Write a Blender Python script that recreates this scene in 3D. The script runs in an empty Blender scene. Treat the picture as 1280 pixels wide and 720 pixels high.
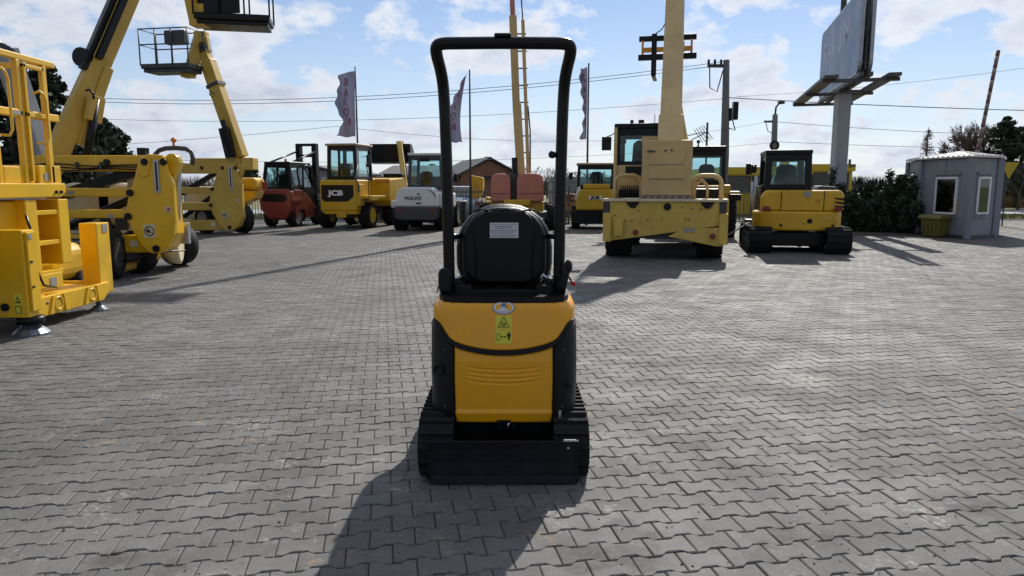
import bpy, bmesh, math, random
import numpy as np
from mathutils import Vector, Matrix
random.seed(7); rng = np.random.default_rng(7)
S = bpy.context.scene; COL = S.collection
R = math.radians
# ---------------- camera, world, sun, exposure ----------------
CAM_H = 1.5; FPX = 900.0; PITCH = math.atan(128/900)
cam = bpy.data.cameras.new('camera'); cam.sensor_width = 36; cam.lens = FPX/1280*36; cam.clip_end = 3000; cam.clip_start = .05
co = bpy.data.objects.new('camera', cam); COL.objects.link(co)
co.location = (0, 0, CAM_H); co.rotation_euler = (math.pi/2-PITCH, 0, 0); S.camera = co
SUN_EL, SUN_AZ = 38.0, 17.0
SKY = (3.6, (21.3, 15.8, 0))
w = bpy.data.worlds.new('World'); S.world = w; w.use_nodes = True
nt = w.node_tree; nt.nodes.clear(); N = nt.nodes.new; L = nt.links.new
out = N('ShaderNodeOutputWorld'); bg = N('ShaderNodeBackground'); bg.inputs[1].default_value = .11
L(bg.outputs[0], out.inputs[0])
sky = N('ShaderNodeTexSky'); sky.sky_type = 'NISHITA'; sky.sun_disc = False
sky.sun_elevation = R(SUN_EL); sky.sun_rotation = R(SUN_AZ); sky.air_density = 1.0; sky.dust_density = .1; sky.ozone_density = 3.0
tc = N('ShaderNodeTexCoord'); sep = N('ShaderNodeSeparateXYZ'); L(tc.outputs['Generated'], sep.inputs[0])
def mth(op, a, b=None, clamp=False):
    n = N('ShaderNodeMath'); n.operation = op; n.use_clamp = clamp
    for i, v in enumerate((a, b)):
        if v is None: continue
        if isinstance(v, (int, float)): n.inputs[i].default_value = v
        else: L(v, n.inputs[i])
    return n.outputs[0]
zc = mth('ADD', mth('MAXIMUM', sep.outputs[2], 0.0), .42)
cmb = N('ShaderNodeCombineXYZ'); L(mth('DIVIDE', sep.outputs[0], zc), cmb.inputs[0]); L(mth('DIVIDE', sep.outputs[1], zc), cmb.inputs[1])
def noise(vec, sc, det, rough, off=(0, 0, 0), dist=0.0):
    mp = N('ShaderNodeMapping'); mp.inputs[1].default_value = off; L(vec, mp.inputs[0])
    n = N('ShaderNodeTexNoise'); n.inputs['Scale'].default_value = sc; n.inputs['Detail'].default_value = det
    n.inputs['Roughness'].default_value = rough; n.inputs['Distortion'].default_value = dist; L(mp.outputs[0], n.inputs['Vector']); return n.outputs['Fac']
def ramp(fac, stops):
    r = N('ShaderNodeValToRGB'); L(fac, r.inputs[0]); e = r.color_ramp.elements
    while len(e) < len(stops): e.new(.5)
    for el, (p, c) in zip(e, stops): el.position = p; el.color = c if len(c) == 4 else (*c, 1)
    return r.outputs[0]
cl1 = noise(cmb.outputs[0], SKY[0], 12, .60, SKY[1], .1)
mask = ramp(cl1, [(.455, (0, 0, 0)), (.49, (.45, .45, .45)), (.54, (1, 1, 1))])
veil = noise(cmb.outputs[0], .45, 4, .5, (9, 2, 4))
veilm = mth('MULTIPLY', ramp(veil, [(.35, (0, 0, 0)), (.7, (1, 1, 1))]), .34)
hz = mth('MULTIPLY', mth('POWER', mth('SUBTRACT', 1.0, mth('MAXIMUM', sep.outputs[2], 0.0)), 7.0), .92)
mfin = mth('MAXIMUM', mth('MAXIMUM', mask, veilm), hz, True)
# thick cloud middles are greyer, thin rims glow against the light
cl2 = noise(cmb.outputs[0], SKY[0]*2.2, 8, .62, (1.3, 4.9, 2))
thick = mth('ADD', mth('MULTIPLY', mth('SUBTRACT', cl1, .5), 1.6), mth('MULTIPLY', cl2, .75))
ccol0 = ramp(thick, [(.30, (7.9, 8.3, 8.9)), (.42, (7.5, 7.9, 8.7)), (.54, (6.7, 7.2, 8.2)), (.68, (5.4, 6.0, 7.1))])
# clouds scatter sunlight forward: brighter towards the sun, duller away from it
dt = N('ShaderNodeVectorMath'); dt.operation = 'DOT_PRODUCT'; L(tc.outputs['Generated'], dt.inputs[0])
dt.inputs[1].default_value = (math.sin(R(SUN_AZ))*math.cos(R(SUN_EL)), math.cos(R(SUN_AZ))*math.cos(R(SUN_EL)), math.sin(R(SUN_EL)))
ph = N('ShaderNodeMapRange'); L(dt.outputs['Value'], ph.inputs[0]); ph.inputs[1].default_value = -.4; ph.inputs[2].default_value = .9; ph.inputs[3].default_value = .42; ph.inputs[4].default_value = 1.0
cm = N('ShaderNodeVectorMath'); cm.operation = 'SCALE'; L(ccol0, cm.inputs[0]); L(ph.outputs[0], cm.inputs['Scale']); ccol = cm.outputs[0]
mx = N('ShaderNodeMix'); mx.data_type = 'RGBA'; L(mfin, mx.inputs[0]); L(ccol, mx.inputs[7])
gm = N('ShaderNodeMix'); gm.data_type = 'RGBA'; gm.blend_type = 'MULTIPLY'; gm.inputs[0].default_value = 1
L(sky.outputs[0], gm.inputs[6]); gm.inputs[7].default_value = (.84, .865, .94, 1)
L(gm.outputs[2], mx.inputs[6]); L(mx.outputs[2], bg.inputs[0])
sl = bpy.data.lights.new('sun', 'SUN'); sl.energy = 4.9; sl.angle = R(.55); sl.color = (1, .955, .88)
so = bpy.data.objects.new('sun', sl); COL.objects.link(so)
sd = Vector((math.sin(R(SUN_AZ))*math.cos(R(SUN_EL)), math.cos(R(SUN_AZ))*math.cos(R(SUN_EL)), math.sin(R(SUN_EL))))
so.rotation_euler = sd.to_track_quat('Z', 'Y').to_euler()
S.view_settings.view_transform = 'Standard'; S.view_settings.look = 'None'; S.view_settings.exposure = 0.0; S.view_settings.gamma = 1
# ---------------- pixel -> place helpers (only to work out where things stand) ----------------
def ray(x, y):
    a = (x-640)/FPX; b = -(y-360)/FPX
    return Vector((a, math.cos(PITCH)+b*math.sin(PITCH), -math.sin(PITCH)+b*math.cos(PITCH)))
def at(x, y, Y): d = ray(x, y); return Vector((0, 0, CAM_H))+d*(Y/d.y)
def atx(x, y, X): d = ray(x, y); return Vector((0, 0, CAM_H))+d*(X/d.x)
def gr(x, y): d = ray(x, y); return Vector((0, 0, CAM_H))+d*(-CAM_H/d.z)
def hz_(y, Y): return at(640, y, Y).z
# ---------------- materials ----------------
MATS = {}
def newmat(name):
    m = bpy.data.materials.new(name); m.use_nodes = True; MATS[name] = m
    return m, m.node_tree, m.node_tree.nodes['Principled BSDF']
def mat(name, rgb, rough=.5, metal=0, dirt=.25, dcol=(.10, .085, .065), scale=3.0, bump=.0, coat=0, var=.12, bscale=40, coord='Object', thr=.5):
    m, t, b = newmat(name); n = t.nodes.new; l = t.links.new
    b.inputs['Roughness'].default_value = rough; b.inputs['Metallic'].default_value = metal
    if coat: b.inputs['Coat Weight'].default_value = coat; b.inputs['Coat Roughness'].default_value = .12
    tcn = n('ShaderNodeTexCoord'); oi = n('ShaderNodeObjectInfo')
    add = n('ShaderNodeVectorMath'); add.operation = 'ADD'; l(tcn.outputs[coord], add.inputs[0]); l(oi.outputs['Random'], add.inputs[1])
    n1 = n('ShaderNodeTexNoise'); n1.inputs['Scale'].default_value = scale; n1.inputs['Detail'].default_value = 8; n1.inputs['Roughness'].default_value = .68; l(add.outputs[0], n1.inputs['Vector'])
    n2 = n('ShaderNodeTexNoise'); n2.inputs['Scale'].default_value = scale*.23; n2.inputs['Detail'].default_value = 3; l(add.outputs[0], n2.inputs['Vector'])
    r = n('ShaderNodeMapRange'); r.inputs[1].default_value = thr; r.inputs[2].default_value = thr+.25; r.inputs[3].default_value = 0; r.inputs[4].default_value = dirt; l(n1.outputs['Fac'], r.inputs[0])
    hs = n('ShaderNodeHueSaturation'); hs.inputs['Color'].default_value = (*rgb, 1)
    rv = n('ShaderNodeMapRange'); rv.inputs[1].default_value = .3; rv.inputs[2].default_value = .7; rv.inputs[3].default_value = 1-var; rv.inputs[4].default_value = 1+var; l(n2.outputs['Fac'], rv.inputs[0]); l(rv.outputs[0], hs.inputs['Value'])
    mxn = n('ShaderNodeMix'); mxn.data_type = 'RGBA'; l(r.outputs[0], mxn.inputs[0]); l(hs.outputs[0], mxn.inputs[6]); mxn.inputs[7].default_value = (*dcol, 1)
    l(mxn.outputs[2], b.inputs['Base Color'])
    rr = n('ShaderNodeMapRange'); rr.inputs[1].default_value = .3; rr.inputs[2].default_value = .7; rr.inputs[3].default_value = max(.05, rough-.1); rr.inputs[4].default_value = min(1, rough+.15); l(n1.outputs['Fac'], rr.inputs[0]); l(rr.outputs[0], b.inputs['Roughness'])
    if bump:
        n3 = n('ShaderNodeTexNoise'); n3.inputs['Scale'].default_value = bscale; n3.inputs['Detail'].default_value = 4; l(tcn.outputs[coord], n3.inputs['Vector'])
        bp = n('ShaderNodeBump'); bp.inputs['Strength'].default_value = bump; bp.inputs['Distance'].default_value = .01; l(n3.outputs['Fac'], bp.inputs['Height']); l(bp.outputs[0], b.inputs['Normal'])
    if max(rgb) < .02: b.inputs['Specular IOR Level'].default_value = .28
    return m
M = {}
M['hood'] = mat('hood_yellow', (.88, .385, .001), .30, dcol=(.45, .30, .10), thr=.46, dirt=.16, coat=.22, var=.04, scale=6)
M['yel'] = mat('machine_yellow', (.74, .41, .008), .36, dirt=.18, coat=.2, scale=5)
M['deep'] = mat('lift_yellow', (.78, .455, .006), .34, dirt=.16, coat=.25, scale=4)
M['ochre'] = mat('lift_ochre', (.58, .37, .055), .42, dirt=.2, scale=4)
M['tan'] = mat('telehandler_tan', (.62, .43, .185), .5, dirt=.28, dcol=(.17, .11, .06), scale=5, thr=.53)
M['straw'] = mat('telehandler_straw', (.66, .45, .085), .5, dirt=.32, dcol=(.16, .11, .05), scale=6, thr=.5)
M['cream'] = mat('cream_paint', (.70, .60, .38), .45, dirt=.4, scale=5)
M['jcb'] = mat('dumper_yellow', (.66, .385, .014), .36, dirt=.18, scale=4)
M['jcbroof'] = mat('cab_roof_beige', (.36, .28, .16), .5, dirt=.3)
M['red'] = mat('forklift_red', (.22, .03, .022), .35, dirt=.25, coat=.2, scale=4)
M['salmon'] = mat('faded_red_hood', (.56, .19, .125), .45, dirt=.35, dcol=(.62, .35, .28), scale=5)
M['white'] = mat('white_paint', (.72, .72, .70), .35, dirt=.2, scale=3)
M['dgrey'] = mat('dark_grey_paint', (.045, .047, .052), .45, dirt=.2, dcol=(.12, .11, .1))
M['black'] = mat('black_paint', (.006, .006, .007), .30, dirt=.08, dcol=(.03, .028, .025), scale=8)
M['plas'] = mat('black_plastic', (.007, .007, .008), .42, dirt=.12, dcol=(.028, .026, .024), bump=.25, bscale=260, scale=5)
M['vinyl'] = mat('seat_vinyl', (.007, .007, .008), .38, dirt=.08, dcol=(.03, .03, .03), bump=.35, bscale=180)
M['blade'] = mat('blade_paint', (.007, .009, .012), .45, dirt=.3, dcol=(.03, .029, .028), bump=.2, bscale=60, scale=7)
M['rubber'] = mat('tyre_rubber', (.012, .012, .012), .75, dirt=.45, dcol=(.05, .044, .038), bump=.4, scale=6)
M['rim'] = mat('grey_rim', (.33, .32, .29), .45, dirt=.5)
M['steel'] = mat('galvanised_steel', (.42, .44, .46), .38, metal=.6, dirt=.2)
M['dish'] = mat('worn_steel', (.16, .18, .21), .35, metal=.6, dirt=.3)
M['chrome'] = mat('chrome_rod', (.6, .6, .6), .18, metal=1, dirt=.1)
M['grey'] = mat('grey_boom_paint', (.42, .44, .46), .4, dirt=.2)
M['wall'] = mat('kiosk_panel', (.235, .245, .275), .5, dirt=.14, dcol=(.22, .21, .2), scale=2, var=.06)
M['rooftin'] = mat('kiosk_roof_sheet', (.50, .49, .46), .4, metal=.3, dirt=.3)
M['frame'] = mat('white_frame', (.8, .8, .8), .4, dirt=.1)
M['mustard'] = mat('bin_mustard', (.19, .165, .035), .5, dirt=.35, scale=6)
M['brick'] = mat('house_brick', (.26, .12, .08), .8, dirt=.3, scale=2)
M['tile'] = mat('roof_tile_dark', (.035, .038, .045), .6, dirt=.2)
M['bldg'] = mat('far_wall_grey', (.22, .23, .25), .7, dirt=.2, scale=.5)
M['byel'] = mat('office_yellow', (.62, .42, .02), .45, dirt=.2, scale=1)
M['fence'] = mat('fence_metal', (.10, .11, .12), .5, dirt=.2)
M['pole'] = mat('concrete_pole', (.16, .155, .15), .8, dirt=.3, bump=.2)
M['bpole'] = mat('billboard_pole_paint', (.36, .37, .40), .5, dirt=.12, var=.05)
M['board'] = mat('billboard_blue', (.23, .31, .47), .5, dirt=.35, dcol=(.26, .34, .48), scale=.9, thr=.45)
M['letter'] = mat('faded_letter', (.42, .49, .62), .5, dirt=.3, dcol=(.26, .36, .52), scale=4)
M['tray'] = mat('tray_steel', (.09, .092, .10), .55, dirt=.2)
M['wire'] = mat('wire', (.05, .055, .06), .6)
M['rod_red'] = mat('barrier_red', (.19, .08, .07), .6, dirt=.35, dcol=(.25, .18, .16))
M['rod_white'] = mat('barrier_white', (.30, .25, .235), .5, dirt=.35)
M['sticker'] = mat('warning_yellow', (.74, .66, .05), .35, dirt=.05, var=.02)
M['ink'] = mat('print_black', (.01, .01, .01), .5, dirt=0)
M['paper'] = mat('label_white', (.66, .66, .70), .4, dirt=.1, var=.02)
M['blue'] = mat('logo_blue', (.05, .14, .42), .3, dirt=0, var=.02)
M['silver'] = mat('logo_silver', (.62, .66, .72), .25, metal=.3, dirt=0)
M['lred'] = mat('handle_red', (.42, .02, .02), .35, dirt=.1)
M['amber'] = mat('amber_lens', (.65, .22, .03), .25, dirt=.1)
M['tail'] = mat('tail_lamp_red', (.25, .02, .02), .25, dirt=.1)
M['carp'] = mat('car_blue_silver', (.26, .36, .48), .25, dirt=.1, coat=.6)
M['orange'] = mat('orange_paint', (.66, .28, .03), .5, dirt=.3)
M['brown'] = mat('orange_board', (.42, .22, .07), .6, dirt=.35)
M['bark'] = mat('bark', (.10, .075, .055), .9, dirt=.3, bump=.4)
M['twig'] = mat('bare_twig', (.13, .105, .09), .9, dirt=.2)
M['pine'] = mat('pine_needles', (.034, .050, .026), .6, dirt=.5, dcol=(.05, .07, .03), scale=1.2, var=.4)
M['hedge'] = mat('hedge_needles', (.032, .055, .028), .55, dirt=.5, dcol=(.06, .08, .035), scale=1.5, var=.4)
M['reed'] = mat('dry_reed', (.24, .17, .09), .9, dirt=.4, dcol=(.12, .10, .05))
M['kerb'] = mat('kerb_concrete', (.42, .41, .38), .85, dirt=.3)
M['road'] = mat('far_road', (.30, .30, .30), .8, dirt=.2, scale=.5)
def flagm():
    m = mat('flag_cloth', (.38, .39, .50), .8, dirt=.2, dcol=(.27, .28, .38), scale=3); t = m.node_tree; b = t.nodes['Principled BSDF']
    tr = t.nodes.new('ShaderNodeBsdfTranslucent'); tr.inputs[0].default_value = (.44, .44, .55, 1)
    ms = t.nodes.new('ShaderNodeMixShader'); ms.inputs[0].default_value = .4
    t.links.new(b.outputs[0], ms.inputs[1]); t.links.new(tr.outputs[0], ms.inputs[2]); t.links.new(ms.outputs[0], t.nodes['Material Output'].inputs[0]); return m
M['flag'] = flagm(); M['flagred'] = mat('flag_print_red', (.34, .15, .21), .8, dirt=.4, dcol=(.36, .26, .34), scale=5)
def glassm(name, tint, refl=.12, rough=.03):
    m, t, b = newmat(name); n = t.nodes.new; l = t.links.new; t.nodes.remove(b)
    tr = n('ShaderNodeBsdfTransparent'); tr.inputs[0].default_value = (*tint, 1); g = n('ShaderNodeBsdfGlossy'); g.inputs['Roughness'].default_value = rough
    lw = n('ShaderNodeLayerWeight'); lw.inputs[0].default_value = .5; pw_ = n('ShaderNodeMath'); pw_.operation = 'POWER'; l(lw.outputs['Facing'], pw_.inputs[0]); pw_.inputs[1].default_value = 4.0; ad = n('ShaderNodeMath'); ad.operation = 'ADD'; ad.use_clamp = True; l(pw_.outputs[0], ad.inputs[0]); ad.inputs[1].default_value = refl-.02
    ms = n('ShaderNodeMixShader'); l(ad.outputs[0], ms.inputs[0]); l(tr.outputs[0], ms.inputs[1]); l(g.outputs[0], ms.inputs[2]); l(ms.outputs[0], t.nodes['Material Output'].inputs[0]); return m
M['glass'] = glassm('cab_glass', (.80, .93, .95), .06)
M['gdark'] = glassm('dark_glass', (.30, .34, .36), .10)
# paver & ground materials work on world position
def groundmat(name, base, spread, use_tone, bumpy, moss=.5, brickfar=False):
    m, t, b = newmat(name); n = t.nodes.new; l = t.links.new
    g = n('ShaderNodeNewGeometry')
    def nz(sc, det, ro=.6, off=0):
        mp = n('ShaderNodeMapping'); mp.inputs[1].default_value = (off, off*1.7, 0); l(g.outputs['Position'], mp.inputs[0])
        x = n('ShaderNodeTexNoise'); x.inputs['Scale'].default_value = sc; x.inputs['Detail'].default_value = det; x.inputs['Roughness'].default_value = ro; l(mp.outputs[0], x.inputs['Vector']); return x.outputs['Fac']
    def mr(f, a, b_, c, d):
        x = n('ShaderNodeMapRange'); x.inputs[1].default_value = a; x.inputs[2].default_value = b_; x.inputs[3].default_value = c; x.inputs[4].default_value = d; l(f, x.inputs[0]); return x.outputs[0]
    def mul(a, b_):
        x = n('ShaderNodeMath'); x.operation = 'MULTIPLY'
        for i, v in enumerate((a, b_)):
            if isinstance(v, (int, float)): x.inputs[i].default_value = v
            else: l(v, x.inputs[i])
        return x.outputs[0]
    def mixc(f, c1, c2):
        x = n('ShaderNodeMix'); x.data_type = 'RGBA'
        if isinstance(f, (int, float)): x.inputs[0].default_value = f
        else: l(f, x.inputs[0])
        for i, v in ((6, c1), (7, c2)):
            if isinstance(v, tuple): x.inputs[i].default_value = (*v, 1)
            else: l(v, x.inputs[i])
        return x.outputs[2]
    hs = n('ShaderNodeHueSaturation'); hs.inputs['Color'].default_value = (*base, 1)
    v = mul(mr(nz(.35, 6, .65), .3, .7, .68, 1.32), mr(nz(9, 6, .7, 3), .3, .7, .86, 1.14))
    v = mul(v, mr(nz(1.7, 4, .6, 8), .35, .7, .90, 1.12))
    v = mul(v, mr(nz(210, 3, .8, 5), .3, .7, .60, 1.40))
    if use_tone:
        at_ = n('ShaderNodeAttribute'); at_.attribute_name = 'tone'; v = mul(v, mr(at_.outputs['Fac'], 0, 1, 1-spread, 1+spread))
    l(v, hs.inputs['Value']); c = hs.outputs[0]
    # sandy-orange stains, pale droppings, dark oil drips
    c = mixc(mul(mul(mr(nz(3.1, 7, .72, 21), .60, .66, 0, 1), mr(nz(22, 4, .7, 2), .42, .58, 0, 1)), .60), c, (.42, .28, .15))
    c = mixc(mul(mul(mr(nz(1.9, 5, .7, 40), .56, .64, 0, 1), mr(nz(30, 6, .75, 41), .48, .60, 0, 1)), .50), c, (.50, .48, .45))
    c = mixc(mul(mr(nz(40, 2, .5, 47), .72, .75, 0, 1), .7), c, (.50, .49, .46))
    c = mixc(mul(mr(nz(2.3, 6, .7, 55), .57, .66, 0, 1), .68), c, (.06, .055, .05))
    sp = n('ShaderNodeSeparateXYZ'); l(g.outputs['Position'], sp.inputs[0])
    far = mr(sp.outputs[1], 17, 25, 0, 1); mossf = mul(mul(far, mr(nz(1.1, 6, .7, 70), .42, .62, 0, 1)), moss)
    c = mixc(mossf, c, (.13, .125, .055))
    # blotchy darker tone, growing towards the left of the yard
    left_tone = mul(mr(sp.outputs[0], -1.2, -3.2, 0, 1), mr(nz(.8, 6, .65, 90), .40, .60, 0, .42)); c = mixc(left_tone, c, (.085, .085, .08))
    l(c, b.inputs['Base Color']); b.inputs['Roughness'].default_value = .8
    l(mr(nz(2, 4, .6, 11), .3, .7, .62, .85), b.inputs['Roughness'])
    b.inputs['Specular IOR Level'].default_value = .36
    bp = n('ShaderNodeBump'); bp.inputs['Strength'].default_value = bumpy; bp.inputs['Distance'].default_value = .004
    hx = n('ShaderNodeMath'); hx.operation = 'ADD'; l(nz(140, 4, .7, 1), hx.inputs[0]); l(nz(22, 4, .6, 2), hx.inputs[1]); l(hx.outputs[0], bp.inputs['Height']); l(bp.outputs[0], b.inputs['Normal'])
    return m
M['paver'] = groundmat('concrete_paver', (.134, .130, .123), .17, True, .8)
M['joint'] = groundmat('joint_sand', (.068, .062, .053), 0, False, .8)
def grassm():
    m = mat('grass', (.13, .14, .045), .9, dirt=.6, dcol=(.20, .17, .08), scale=.5, bump=.8, bscale=8, coord='Object', thr=.4); return m
M['grass'] = grassm()
# ---------------- mesh builder ----------------
class B:
    def __init__(s): s.v = []; s.f = []; s.s = []
    def add(s, vs, fs, smooth=False):
        o = len(s.v); s.v += [tuple(v) for v in vs]; s.f += [tuple(i+o for i in f) for f in fs]; s.s += [smooth]*len(fs); return s
    def bx(s, x0, x1, y0, y1, z0, z1, M4=None):
        vs = [Vector((x, y, z)) for z in (z0, z1) for y in (y0, y1) for x in (x0, x1)]
        if M4: vs = [M4 @ v for v in vs]
        return s.add(vs, [(0, 2, 3, 1), (4, 5, 7, 6), (0, 1, 5, 4), (2, 6, 7, 3), (0, 4, 6, 2), (1, 3, 7, 5)])
    def beam(s, p, q, w, h, up=(0, 0, 1), w2=None, h2=None):
        p = Vector(p); q = Vector(q); d = (q-p).normalized(); u = Vector(up)
        if abs(d.dot(u)) > .98: u = Vector((0, 1, 0))
        a = d.cross(u).normalized(); c = a.cross(d).normalized(); vs = []
        for pt, ww, hh in ((p, w, h), (q, w2 or w, h2 or h)):
            for i, j in ((-1, -1), (1, -1), (1, 1), (-1, 1)): vs.append(pt+a*ww*.5*i+c*hh*.5*j)
        return s.add(vs, [(3, 2, 1, 0), (4, 5, 6, 7), (0, 1, 5, 4), (1, 2, 6, 5), (2, 3, 7, 6), (3, 0, 4, 7)])
    def tube(s, pts, r, n=8, closed=False):
        pts = [Vector(p) for p in pts]; m = len(pts); rs = r if isinstance(r, (list, tuple)) else [r]*m
        vs = []; prev = None
        for i, p in enumerate(pts):
            if closed: d = pts[(i+1) % m]-pts[i-1]
            else: d = pts[min(i+1, m-1)]-pts[max(i-1, 0)]
            d.normalize()
            if prev is None:
                u = Vector((0, 0, 1)) if abs(d.z) < .9 else Vector((1, 0, 0)); a = d.cross(u).normalized()
            else: a = (prev-d*prev.dot(d)).normalized()
            prev = a; c = d.cross(a)
            for k in range(n): t = 2*math.pi*k/n; vs.append(p+(a*math.cos(t)+c*math.sin(t))*rs[i])
        fs = []
        for i in range(m if closed else m-1):
            j = (i+1) % m
            for k in range(n): k2 = (k+1) % n; fs.append((i*n+k, i*n+k2, j*n+k2, j*n+k))
        s.add(vs, fs, True)
        if not closed:
            o = len(s.v)-m*n; s.f += [tuple(o+k for k in range(n))[::-1], tuple(o+(m-1)*n+k for k in range(n))]; s.s += [False]*2
        return s
    def cyl(s, p, q, r, n=16, r2=None): return s.tube([p, q], [r, r if r2 is None else r2], n)
    def lathe(s, c, axis, prof, n=24, smooth=True):
        c = Vector(c); ax = Vector(axis).normalized(); u = Vector((0, 0, 1)) if abs(ax.z) < .9 else Vector((1, 0, 0)); a = ax.cross(u).normalized(); e = ax.cross(a)
        vs = []; m = len(prof)
        for (r, t) in prof:
            for k in range(n): th = 2*math.pi*k/n; vs.append(c+ax*t+(a*math.cos(th)+e*math.sin(th))*max(r, .0005))
        fs = [(i*n+k, i*n+(k+1) % n, (i+1)*n+(k+1) % n, (i+1)*n+k) for i in range(m-1) for k in range(n)]
        s.add(vs, fs, smooth); o = len(s.v)-m*n
        s.f += [tuple(o+k for k in range(n))[::-1], tuple(o+(m-1)*n+k for k in range(n))]; s.s += [False]*2; return s
    def ball(s, c, r, n=12, sc=(1, 1, 1)):
        m = n//2; vs = []; c = Vector(c)
        for i in range(m+1):
            ph = math.pi*i/m
            for k in range(n): th = 2*math.pi*k/n; vs.append(c+Vector((math.sin(ph)*math.cos(th)*sc[0], math.sin(ph)*math.sin(th)*sc[1], math.cos(ph)*sc[2]))*r)
        return s.add(vs, [(i*n+k, (i+1)*n+k, (i+1)*n+(k+1) % n, i*n+(k+1) % n) for i in range(m) for k in range(n)], True)
    def prism(s, poly, plane, a, b):
        n = len(poly)
        def P(u, v, t): return {'xz': (u, t, v), 'yz': (t, u, v), 'xy': (u, v, t)}[plane]
        vs = [P(u, v, a) for u, v in poly]+[P(u, v, b) for u, v in poly]
        return s.add(vs, [tuple(range(n))[::-1], tuple(range(n, 2*n))]+[(i, (i+1) % n, (i+1) % n+n, i+n) for i in range(n)])
    def quadplate(s, a, b, c, d, t):   # plate through 4 points, thickness t along normal
        a, b, c, d = map(Vector, (a, b, c, d)); n = (b-a).cross(d-a).normalized()*t
        return s.add([a, b, c, d, a+n, b+n, c+n, d+n], [(3, 2, 1, 0), (4, 5, 6, 7), (0, 1, 5, 4), (1, 2, 6, 5), (2, 3, 7, 6), (3, 0, 4, 7)])
    def mesh(s, name, recalc=True):
        me = bpy.data.meshes.new(name); me.from_pydata(s.v, [], s.f)
        me.polygons.foreach_set('use_smooth', s.s)
        if recalc:
            bm = bmesh.new(); bm.from_mesh(me); bmesh.ops.recalc_face_normals(bm, faces=bm.faces); bm.to_mesh(me); bm.free()
        return me
OFF = {}
def empty(name, label, cat, loc, rz=0, group=None, off=None):
    o = bpy.data.objects.new(name, None); COL.objects.link(o); o.location = loc; o.rotation_euler = (0, 0, rz); o.empty_display_size = .1
    o['label'] = label; o['category'] = cat
    if group: o['group'] = group
    if off is not None: OFF[o.name] = Vector(off)
    return o
def wthing(name, label, cat, loc, group=None):  # its parts are given in world coordinates
    return empty(name, label, cat, loc, 0, group, off=loc)
def part(name, b, m, parent=None, loc=None, rot=(0, 0, 0), bevel=0, seg=2, label=None, recalc=True):
    me = b.mesh(name, recalc) if isinstance(b, B) else b
    if m is not None and not me.materials: me.materials.append(M[m] if isinstance(m, str) else m)
    o = bpy.data.objects.new(name, me); COL.objects.link(o)
    if parent is not None:
        o.parent = parent
        if loc is None: loc = -OFF[parent.name] if parent.name in OFF else (0, 0, 0)
    o.location = loc or (0, 0, 0) if not isinstance(loc, Vector) else loc
    o.rotation_euler = rot
    if bevel:
        md = o.modifiers.new('bevel', 'BEVEL'); md.width = bevel; md.segments = seg; md.limit_method = 'ANGLE'; md.angle_limit = R(35); md.use_clamp_overlap = True
    if label: o['label'] = label
    return o
def solo(name, b, m, label, cat, loc=(0, 0, 0), group=None, bevel=0, rot=(0, 0, 0)):
    o = part(name, b, m, None, loc, rot, bevel); o['label'] = label; o['category'] = cat
    if group: o['group'] = group
    return o
def struct(name, b, m, kind='structure'):
    o = part(name, b, m, None, (0, 0, 0)); o['kind'] = kind; return o
def textb(s, size, thick, mirror=False, spacing=1.0, bold=0.0, sx=1.0):
    cu = bpy.data.curves.new('t', 'FONT'); cu.body = s; cu.size = size; cu.extrude = thick/2; cu.align_x = 'CENTER'; cu.align_y = 'CENTER'; cu.space_character = spacing; cu.offset = bold
    cu.resolution_u = 3
    o = bpy.data.objects.new('t', cu); COL.objects.link(o); dg = bpy.context.evaluated_depsgraph_get(); me = bpy.data.meshes.new_from_object(o.evaluated_get(dg))
    bpy.data.objects.remove(o); b = B()
    k = -1 if mirror else 1
    b.add([(v.co.x*k*sx, 0, v.co.y) if False else (v.co.x*k*sx, -v.co.z, v.co.y) for v in me.vertices], [tuple(p.vertices) for p in me.polygons]); bpy.data.meshes.remove(me); bpy.data.curves.remove(cu)
    return b     # text stands in the xz plane and is read from -y
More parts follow.
